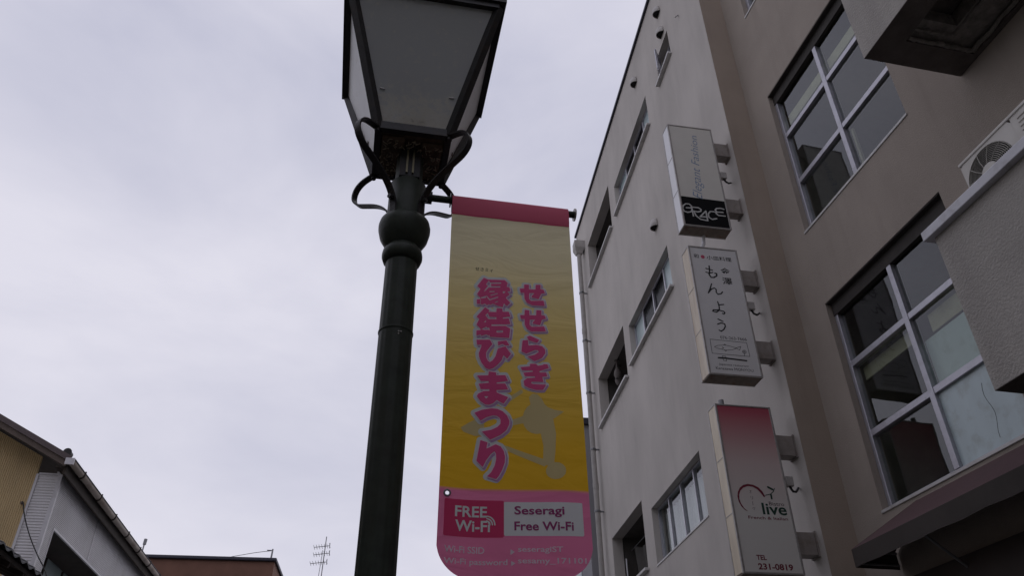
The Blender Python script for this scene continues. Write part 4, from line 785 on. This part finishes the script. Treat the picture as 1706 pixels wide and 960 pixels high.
# arm for the banner
arm = MB().tube([(.085,0,4.286),(.905,0,4.286)], .019, 14).build('banner_arm', M['lampgreen'], lamp, FB, smooth=True)
MB().tube([(.905,0,4.286),(.912,0,4.286)], .036, 18).build('end_disc', M['signalu'], arm, FB)
MB().tube([(.226,0,4.286),(.231,0,4.286)], .040, 18).build('stop_disc', M['lampdark'], arm, FB)
MB().tube([(.085,0,4.286),(.13,0,4.286)], .034, 14).build('arm_socket', M['lampdark'], arm, FB, smooth=True)

# ================================================================== banner
ban = thing('banner', FB @ Vector((.55,0,2.35)), 'yellow and pink vertical festival banner with Free Wi-Fi panel hanging from the lamp post', 'banner')
X0, X1, ZT, ZH = .236, .868, 4.290, 4.178
def wave(x, z):
    t = (4.18-z)/1.83
    return -.022+t*(.012*math.sin(5.2*x+2.1*z+.6)+.007*math.sin(9.0*x-3.4*z+1.0)) + max(0,t)**3*(.022*math.sin(6.5*(x-.2)+.3)) + .0025*math.sin(23*x+7*z)*t
def zbot(x):
    u = abs((x-.552)/.318); z = 2.345
    if u > .52: z += .150*(1-math.sqrt(max(0,1-((u-.52)/.48)**2)))
    return z
NX, NZ = 96, 300; vs = []; keep = []
for i in range(NX+1):
    for j in range(NZ+1):
        t = j/NZ; xc = X0+(X1-X0)*i/NX; flare = 1+.012*t; x = .552+(xc-.552)*flare; z = ZH+(zbot(xc)-ZH)*t
        vs.append((x, wave(x,z), z))
ex, ez = .268, 2.690
for i in range(NX):
    for j in range(NZ):
        a_, b_ = vs[i*(NZ+1)+j], vs[(i+1)*(NZ+1)+j+1]
        if math.hypot((a_[0]+b_[0])/2-ex, (a_[2]+b_[2])/2-ez) > .0105: keep.append((i*(NZ+1)+j,i*(NZ+1)+j+1,(i+1)*(NZ+1)+j+1,(i+1)*(NZ+1)+j))
fab = MB().add(vs, keep).build('fabric', M['fabric'], ban, FB, smooth=True)
# sleeve round the arm
pr_ = [(-.0215,ZH-.004),(-.0285,ZH+.03),(-.0275,ZH+.075)]+[(-.0275*math.cos(a),4.286+.0275*math.sin(a)) for a in np.linspace(.2,math.pi,10)]+[(.018,4.22),(-.012,ZH+.004)]
vs = []; ns = 40
for i in range(ns+1):
    x = X0+(X1-X0)*i/ns
    for y, z in pr_: vs.append((x, y+.0005*math.sin(x*31)*(1 if z < 4.25 else 0), z))
m_ = len(pr_); MB().add(vs, [(i*m_+j,(i+1)*m_+j,(i+1)*m_+j+1,i*m_+j+1) for i in range(ns) for j in range(m_-1)]).build('sleeve', M['b_sleeve'], ban, FB, smooth=True)
MB().tube([(X0,-.0225,ZH+.004),(X1,-.0225,ZH+.004)], .0016, 6).build('hem_seam', M['b_crimson'], ban, FB)
# eyelet
pts = [(ex+.0125*math.cos(2*math.pi*k/24), wave(ex,ez)-.001, ez+.0125*math.sin(2*math.pi*k/24)) for k in range(25)]
MB().tube(pts, .0042, 8, cap=False).build('eyelet', M['steel'], ban, FB, smooth=True)
LY = .0009
def prn(mb, name, m, lay): return bend(mb, lambda x, z: wave(x,z)-lay*LY-.0004).build(name, M[m], fab, FB)
prn(contour(field([('p',o,h) for o, h in EMBLEM], .004, .02), 0, 6), 'pale_emblem', 'b_ghost', 1)
for gl in (LEFT_GLYPHS, RIGHT_GLYPHS):
    Fd = field([('p',o,h) for o, h in gl], .0022, .03)
    k = 1.0 if gl is LEFT_GLYPHS else .8
    prn(contour(Fd, .0165*k), 'lettering_halo', 'b_halo', 2)
    prn(shift(contour(Fd, .0050), dx=.007*k, dz=-.007*k), 'lettering_shadow', 'b_shadow', 3)
    prn(contour(Fd, .0042), 'lettering_outline', 'b_outline', 4)
    prn(contour(Fd, 0.0), 'lettering', 'b_fill', 5)
prn(text_mb('せさミィ', BANNER_CAPTION, .012), 'caption', 'b_ink', 1)
def rect_grid(x0, x1, z0, z1, r=0.0):
    return contour(field([('p',[(x0,z0),(x1,z0),(x1,z1),(x0,z1)],[])], .005, .01), 0, 4)
p_ = BANNER_PANEL
prn(rect_grid(.258,.508,2.513,2.667), 'wifi_panel', 'b_crimson', 1); prn(rect_grid(.508,.838,2.520,2.662), 'network_panel', 'b_white', 1)
for s_, c_, bx in BANNER_TEXT: prn(text_mb(s_, bx, .022 if c_ != 'pale' else .016), 'lettering', 'b_'+c_, 2)
for tr_ in BANNER_TRI: prn(contour(field([('p',tr_,[])], .003, .01), 0), 'arrow', 'b_pale', 1)
wx, wz = WIFI_C
prn(contour(field([('l',[(wx-.004+r*math.cos(a),wz-.006+r*math.sin(a)) for a in np.linspace(0,1.45,9)],.0028) for r in (.016,.026,.036)], .0022, .012), 0), 'wifi_arcs', 'b_white', 2)

# ================================================================== house with white and yellow siding on the left
hs = thing('house', FL @ Vector((13.81,5.15,0)), 'house with white ribbed siding, yellow gable wall and long gutter at lower left', 'house')
SW, A0, A1, EZ = 5.15, 13.81, 26.0, 6.40
def ribbed(pts_fn, n, amp, u0, u1):
    """pressed sheet: n trapezoid ribs between u0 and u1; pts_fn(u, out) gives the two ends of each fold line"""
    mb = MB(); st = (u1-u0)/n; vs = []
    for k in range(n):
        for f, o in ((0,0),(.35,0),(.5,amp),(.85,amp)): vs += list(pts_fn(u0+st*(k+f), o))
    vs += list(pts_fn(u1, 0)); m = len(vs)//2
    return mb.add(vs, [(2*i,2*i+1,2*i+3,2*i+2) for i in range(m-1)])
# street side wall, horizontal ribs, above and beside the window bay
ribbed(lambda z, o: ((A0+.05,SW-o,z),(A1,SW-o,z)), 30, .010, 5.66, 6.46).build('side_siding', M['whitesiding'], hs, FL)
ribbed(lambda z, o: ((A0+.05,SW-o,z),(A0+.36,SW-o,z)), 86, .010, 3.36, 5.66).build('side_siding', M['whitesiding'], hs, FL)
ribbed(lambda z, o: ((A0+5.0,SW-o,z),(A1,SW-o,z)), 86, .010, 3.36, 5.66).build('side_siding', M['whitesiding'], hs, FL)
MB().box(A0+.03,A1,SW+.012,SW+.10,5.66,EZ+.1).box(A0+.03,A0+.36,SW+.012,SW+.10,0,5.66).box(A0+5,A1,SW+.012,SW+.10,0,5.66).box(A0+.36,A0+5,SW+.012,SW+.10,0,3.6).build('side_wall', M['trim'], hs, FL)
MB().box(A0+2.38,A0+2.41,SW-.016,SW+.01,5.68,6.44).build('joint_trim', M['trim'], hs, FL)
# window bay set back in the side wall
bay = MB().box(A0+.34,A0+.36,SW-.014,SW+.55,3.6,5.66).box(A0+.36,A0+5,SW-.012,SW+.02,5.62,5.66)
bay.build('bay_trim', M['trim'], hs, FL)
MB().box(A0+.36,A0+5,SW+.021,SW+.60,5.63,5.655).build('bay_soffit', M['timber'], hs, FL)
MB().box(A0+.30,A0+5.1,SW+.61,SW+.66,3.5,5.7).build('bay_wall', M['frost'], hs, FL)
for k in range(4): MB().box(A0+1.1+k*1.0,A0+1.15+k*1.0,SW+.585,SW+.61,3.6,5.62).build('bay_mullion', M['timber'], hs, FL)
MB().box(A0+.36,A0+5,SW+.02,SW+.6,3.55,3.6).build('bay_sill', M['trim'], hs, FL)
# end facing the viewer: narrow white strip, then yellow gable
PW = 5.53
ribbed(lambda z, o: ((A0-o,SW+.04,z),(A0-o,PW-.02,z)), 64, .010, 3.4, 6.42).build('end_siding', M['whitesiding'], hs, FL)
MB().box(A0-.018,A0+.04,SW-.018,SW+.045,0,6.44).build('corner_trim', M['trim'], hs, FL)
MB().box(A0-.022,A0+.02,PW-.03,PW+.01,0,6.43).build('strip_trim', M['trim'], hs, FL)
MB().box(A0-.022,A0+.02,SW+.045,PW-.03,6.42,6.45).build('strip_trim', M['trim'], hs, FL)
PITCH = .51; RIDGE = 9.6
zr = lambda b: 6.44+PITCH*(min(b, 2*RIDGE-b)-5.0)
ribbed(lambda b, o: ((A0+.012-o,b,0),(A0+.012-o,b,zr(b)+.02)), 120, .010, PW+.01, RIDGE).build('gable_siding', M['yellow'], hs, FL)
MB().box(A0+.03,A0+.10,SW+.10,RIDGE,0,6.4).build('gable_core', M['yellow'], hs, FL)
# roof with brown verge, soffit and tiles on top
def slope(b, up): return 6.56+PITCH*(b-5.0)+up
AR = 13.41
mb = MB(); mb.add([(AR+.02,4.97,slope(4.97,-.05)),(A1,4.97,slope(4.97,-.05)),(A1,RIDGE,slope(RIDGE,-.05)),(AR+.02,RIDGE,slope(RIDGE,-.05)),(AR+.02,4.97,slope(4.97,.0)),(A1,4.97,slope(4.97,.0)),(A1,RIDGE,slope(RIDGE,.0)),(AR+.02,RIDGE,slope(RIDGE,.0))],
    [(3,2,1,0),(4,5,6,7),(0,1,5,4),(1,2,6,5),(2,3,7,6),(3,0,4,7)]); rfo = mb.build('roof', M['brownboard'], hs, FL)
mb = MB(); mb.add([(AR,4.96,slope(4.96,.005)),(A1,4.96,slope(4.96,.005)),(A1,RIDGE+.05,slope(RIDGE+.05,.005)),(AR,RIDGE+.05,slope(RIDGE+.05,.005)),(AR,4.96,slope(4.96,.06)),(A1,4.96,slope(4.96,.06)),(A1,RIDGE+.05,slope(RIDGE+.05,.06)),(AR,RIDGE+.05,slope(RIDGE+.05,.06))],
    [(3,2,1,0),(4,5,6,7),(0,1,5,4),(1,2,6,5),(2,3,7,6),(3,0,4,7)]); mb.build('roof_covering', M['tile'], rfo, FL)
MB().bar((AR-.012,4.97,slope(4.97,-.035)),(AR-.012,RIDGE,slope(RIDGE,-.035)),.035,.15).build('verge_board', M['brownboard'], rfo, FL)
MB().bar((AR-.035,4.95,slope(4.95,.03)),(AR-.035,RIDGE,slope(RIDGE,.03)),.05,.09).build('verge_flashing', M['brownmetal'], rfo, FL)
mb = MB(); mb.add([(AR+.02,RIDGE,slope(RIDGE,0)),(A1,RIDGE,slope(RIDGE,0)),(A1,2*RIDGE-5,6.56),(AR+.02,2*RIDGE-5,6.56)], [(0,1,2,3)]); mb.build('rear_slope', M['tile'], rfo, FL, solid=.06)
MB().tube([(AR-.04,5.02,slope(5.02,.10)),(AR+.10,5.02,slope(5.02,.10))], .055, 12).tube([(AR-.05,5.02,slope(5.02,.10)),(AR-.03,5.02,slope(5.02,.10))], .07, 12).build('verge_tile', M['tile'], rfo, FL)
MB().box(AR+.05,A1,4.99,5.03,6.33,6.50).build('eave_board', M['timber'], rfo, FL)
MB().box(AR+.05,A1,5.03,SW+.01,6.44,6.46).build('soffit', M['timber'], rfo, FL)
# gutter
mb = MB(); n = 10; prf = [(4.925+.058*math.cos(a), 6.545+.075*math.sin(a)) for a in np.linspace(math.pi, 2*math.pi, n)]
vs = [];
for x in (AR-.03, A1): vs += [(x,b,z) for b, z in prf]
gt = MB().add(vs, [(i,i+1,n+i+1,n+i) for i in range(n-1)]).build('gutter', M['gutter'], rfo, FL, smooth=True, solid=.005)
MB().add([(AR-.034,b,z) for b, z in prf]+[(AR-.05,b,z) for b, z in prf], [tuple(range(n)), tuple(range(2*n-1,n-1,-1))]+[(i,i+1,n+i+1,n+i) for i in range(n-1)]).box(AR-.075,AR-.051,4.86,5.0,6.455,6.565).build('gutter_end_cap', M['trim'], gt, FL)
for k in range(11):
    x = 14.0+k*1.13; pts = [(x,b+.0,z-.006) for b, z in prf]+[(x,5.0,6.56)]
    MB().strap([(x,4.855,6.575)]+[(p_[0],4.925+(p_[1]-4.925)*1.12,6.545+(p_[2]-6.545)*1.12) for p_ in pts[:-1]]+[pts[-1]], .040, .014, (1,0,0)).build('gutter_bracket', M['timber'], gt, FL)
MB().tube([(AR-.03,4.868,6.552),(A1,4.868,6.552)], .012, 8).build('gutter_bead', M['darkcoping'], gt, FL)

# cable drooping from the end wall
cb_ = MB().tube(smooth_path([(A0-.05,5.60,5.93),(13.70,5.555,5.90),(13.68,5.456,5.67),(13.68,5.28,5.36),(13.68,5.09,5.087),(13.68,4.949,4.909),(13.68,4.852,4.759),(13.66,4.74,4.557),(13.4,4.70,4.2),(12.65,4.95,3.7)], 4), .009, 8)
o = tag(cb_.build('cable', M['cable'], None, FL, loc=FL @ Vector((A0-.06,5.6,5.9)), smooth=True), 'thin black cable drooping down the white ribbed end wall', 'cable')
MB().box(A0-.075,A0-.014,5.585,5.615,5.90,5.935).build('cable_hook', M['brownboard'], hs, FL)

# ================================================================== neighbouring shop with tiled pent roof, mostly out of frame on the left
shp = thing('shop', FL @ Vector((7,5.05,0)), 'dark tiled pent roof of the neighbouring shop in the bottom left corner', 'shop')
MB().box(1.62,12.6,5.05,9.0,0,4.35).build('wall', M['plaster'], shp, FL)
MB().box(1.62,8.2,5.2,9.0,4.35,5.7).build('upper_wall', M['plaster'], shp, FL)  # unseen upper storey, its height set by the sky it blocks
MB().box(1.62,8.5,4.9,9.3,5.7,5.85).build('roof', M['tile'], shp, FL)
pz = lambda b: 4.27+.42*(b-4.2)
pr2 = MB(); pr2.add([(1.62,4.2,pz(4.2)-.09),(12.6,4.2,pz(4.2)-.09),(12.6,5.2,pz(5.2)-.09),(1.62,5.2,pz(5.2)-.09),(1.62,4.2,pz(4.2)-.03),(12.6,4.2,pz(4.2)-.03),(12.6,5.2,pz(5.2)-.03),(1.62,5.2,pz(5.2)-.03)], [(3,2,1,0),(4,5,6,7),(0,1,5,4),(1,2,6,5),(2,3,7,6),(3,0,4,7)])
pr2 = pr2.build('pent_roof', M['timber'], shp, FL)
for k in range(22): MB().bar((1.8+k*.49,4.22,pz(4.22)-.12),(1.8+k*.49,5.06,pz(5.06)-.12),.05,.06).build('rafter', M['timber'], pr2, FL)
# one wavy pan tile, shared by every tile of the pent roof
tw, tl_ = .27, .34; vs = []
for j in range(3):
    for i in range(9):
        u = i/8; x = (u-.5)*tw*1.06; z = .022*math.sin(u*2*math.pi+.6)+.01; vs.append((x, j/2*tl_, z+.42*j/2*tl_))
for j in range(3):
    for i in range(9):
        v = vs[j*9+i]; vs.append((v[0],v[1],v[2]-.02))
fs = [(j*9+i,j*9+i+1,(j+1)*9+i+1,(j+1)*9+i) for j in range(2) for i in range(8)]; fs += [tuple(x+27 for x in reversed(f)) for f in fs]
fs += [(i+1,i,27+i,27+i+1) for i in range(8)]+[(18+i,18+i+1,45+i+1,45+i) for i in range(8)]
tme = bpy.data.meshes.new('roof_tile'); tme.from_pydata(vs, [], fs); tme.materials.append(M['tile'])
rotL = FL.to_3x3().to_4x4()
for row in range(3):
    for k in range(40):
        x = 1.78+k*tw; b = 4.13+row*.31
        o = bpy.data.objects.new('roof_tile', tme); sc.collection.objects.link(o); o.parent = pr2
        o.matrix_local = Matrix.Translation((FL @ Vector((x, b, pz(b)+.005+row*.012))) - shp.location) @ rotL

# invented block out of view on the left, added to cut sky light
tb = thing('side_sky_blocker', FL @ Vector((-6,5.4,0)), 'unseen plastered block added on the left beside the viewer to block sky light', 'building')
MB().box(-13,1.5,5.4,13,0,12.5).build('wall', M['plaster'], tb, FL); MB().box(-13.1,1.6,5.3,13.1,12.5,12.7).build('roof_edge', M['darkcoping'], tb, FL)
for fl in range(3):
    for k in range(5):
        wv = MB().box(-12.5+k*2.8,-10.9+k*2.8,5.36,5.398,4.2+fl*2.8,5.6+fl*2.8).build('window', M['frost'], tb, FL)
        MB().box(-12.6+k*2.8,-10.8+k*2.8,5.30,5.398,4.1+fl*2.8,4.198+fl*2.8).build('sill', M['sillalu'], wv, FL)

# invented block out of view behind the camera, added to darken camera-facing surfaces
rb = thing('rear_sky_blocker', FL @ Vector((-13,0,0)), 'unseen plastered block added behind the viewer to block sky light', 'building')
MB().box(-22,-13.5,-16,5.2,0,12.2).build('wall', M['plaster'], rb, FL); MB().box(-22.1,-13.4,-16.1,5.3,12.2,12.4).build('roof_edge', M['darkcoping'], rb, FL)
for fl in range(3):
    for k in range(6):
        wv = MB().box(-13.5+.002,-13.46,-14.6+k*3.2,-13.0+k*3.2,1.6+fl*2.9,3.1+fl*2.9).build('window', M['frost'], rb, FL)
        MB().box(-13.498,-13.40,-14.7+k*3.2,-12.9+k*3.2,1.5+fl*2.9,1.598+fl*2.9).build('sill', M['sillalu'], wv, FL)

# ================================================================== far buildings at the end of the street
FX = axes(Vector((0,30,0)), 81.5)
fb = thing('far_building', FX @ Vector((-11.5,3,0)), 'brown building with flat dark-edged roof at the end of the street', 'building')
MB().box(-17,-8.70,0,7,0,9.30).build('wall', M['brownwall'], fb, FX)
MB().box(-17.1,-8.62,-.12,7.1,9.30,9.42).build('roof_edge', M['darkcoping'], fb, FX, bevel=.03)
for k in range(4):
    wv = MB().box(-16.2+k*1.9,-15.0+k*1.9,-.04,.0-.002,6.6,8.0).build('window', M['frost'], fb, FX)
    MB().box(-16.25+k*1.9,-14.95+k*1.9,-.07,-.002,6.52,6.598).build('sill', M['sillalu'], wv, FX)
def pole(x, y, z0, z1, r, label, cap):
    o = MB().tube([(x,y,z0),(x+.02,y,z1)], [r,r*.8], 8); 
    if cap: o.tube([(x+.02,y,z1-.18),(x+.03,y,z1+.02)], r*2.0, 8)
    else:
        o.bar((x-.18,y,z1-.05),(x+.02,y,z1-.05),.03,.03)
    return tag(o.build('roof_pole', M['steel'], None, FX, loc=FX @ Vector((x,y,z0))), label, 'pole', 'poles on the brown roof')
pole(-13.45,.6,9.42,10.12,.03,'short pole with thick tip at the left end of the brown roof',True)
pole(-8.90,.4,9.42,9.86,.035,'stub pole holding a cable at the right end of the brown roof',False)
tag(MB().tube(smooth_path([(-11.9,.9,9.43),(-11.2,.8,9.50),(-10.3,.65,9.62),(-9.5,.5,9.74),(-8.93,.42,9.80)],3), .010, 6).build('cable', M['cable'], None, FX, loc=FX @ Vector((-11.9,.9,9.43))), 'thin cable rising along the brown roof to the stub pole', 'cable')
lb = thing('low_building', FX @ Vector((-6.5,4,0)), 'low building hidden behind the lamp post under the television aerial', 'building')
MB().box(-8.2,-3.5,1.0,8,0,8.6).build('wall', M['greywall'], lb, FX); MB().box(-8.3,-3.4,.9,8.1,8.6,8.72).build('roof_edge', M['darkcoping'], lb, FX)
an = thing('television_aerial', FX @ Vector((-7.15,1.6,8.72)), 'television aerial with three tiers of elements left of the lamp post', 'aerial')
MB().tube([(-7.15,1.6,8.72),(-7.12,1.6,10.72)], .018, 8).build('mast', M['steel'], an, FX)
MB().tube([(-7.27,1.6,8.72),(-7.2,1.6,10.2)], .012, 6).build('stay', M['steel'], an, FX)
for z, w0, w1 in ((10.33,-.40,.18),(10.05,-.38,.20),(9.72,-.46,.14)):
    bmz = MB().bar((-7.14+w0,1.6,z-.03),(-7.14+w1,1.6,z+.05),.02,.02).build('boom', M['steel'], an, FX)
    for k in range(7):
        x = -7.14+w0+(w1-w0)*k/6; MB().bar((x,1.30,z-.03+.08*k/6),(x,1.90,z-.03+.08*k/6),.012,.012).build('element', M['steel'], bmz, FX)
    MB().bar((-7.14+w1,1.6,z-.05),(-7.14+w1,1.6,z+.16),.03,.02).build('reflector', M['steel'], bmz, FX)
gb_ = thing('grey_building', FW @ Vector((17,-.1,0)), 'grey building with dark roof edge beyond the downpipe', 'building')
MB().box(16.6,23.5,-7,.02,0,9.15).build('wall', M['greywall'], gb_, FW); MB().box(16.5,23.6,-7,.10,9.15,9.30).build('roof_edge', M['darkcoping'], gb_, FW)
for k in range(3):
    wv = MB().box(17.6+k*1.9,18.7+k*1.9,.022,.04,5.4,6.7).build('window', M['frost'], gb_, FW)
    MB().box(17.55+k*1.9,18.75+k*1.9,.022,.08,5.32,5.398).build('sill', M['sillalu'], wv, FW)
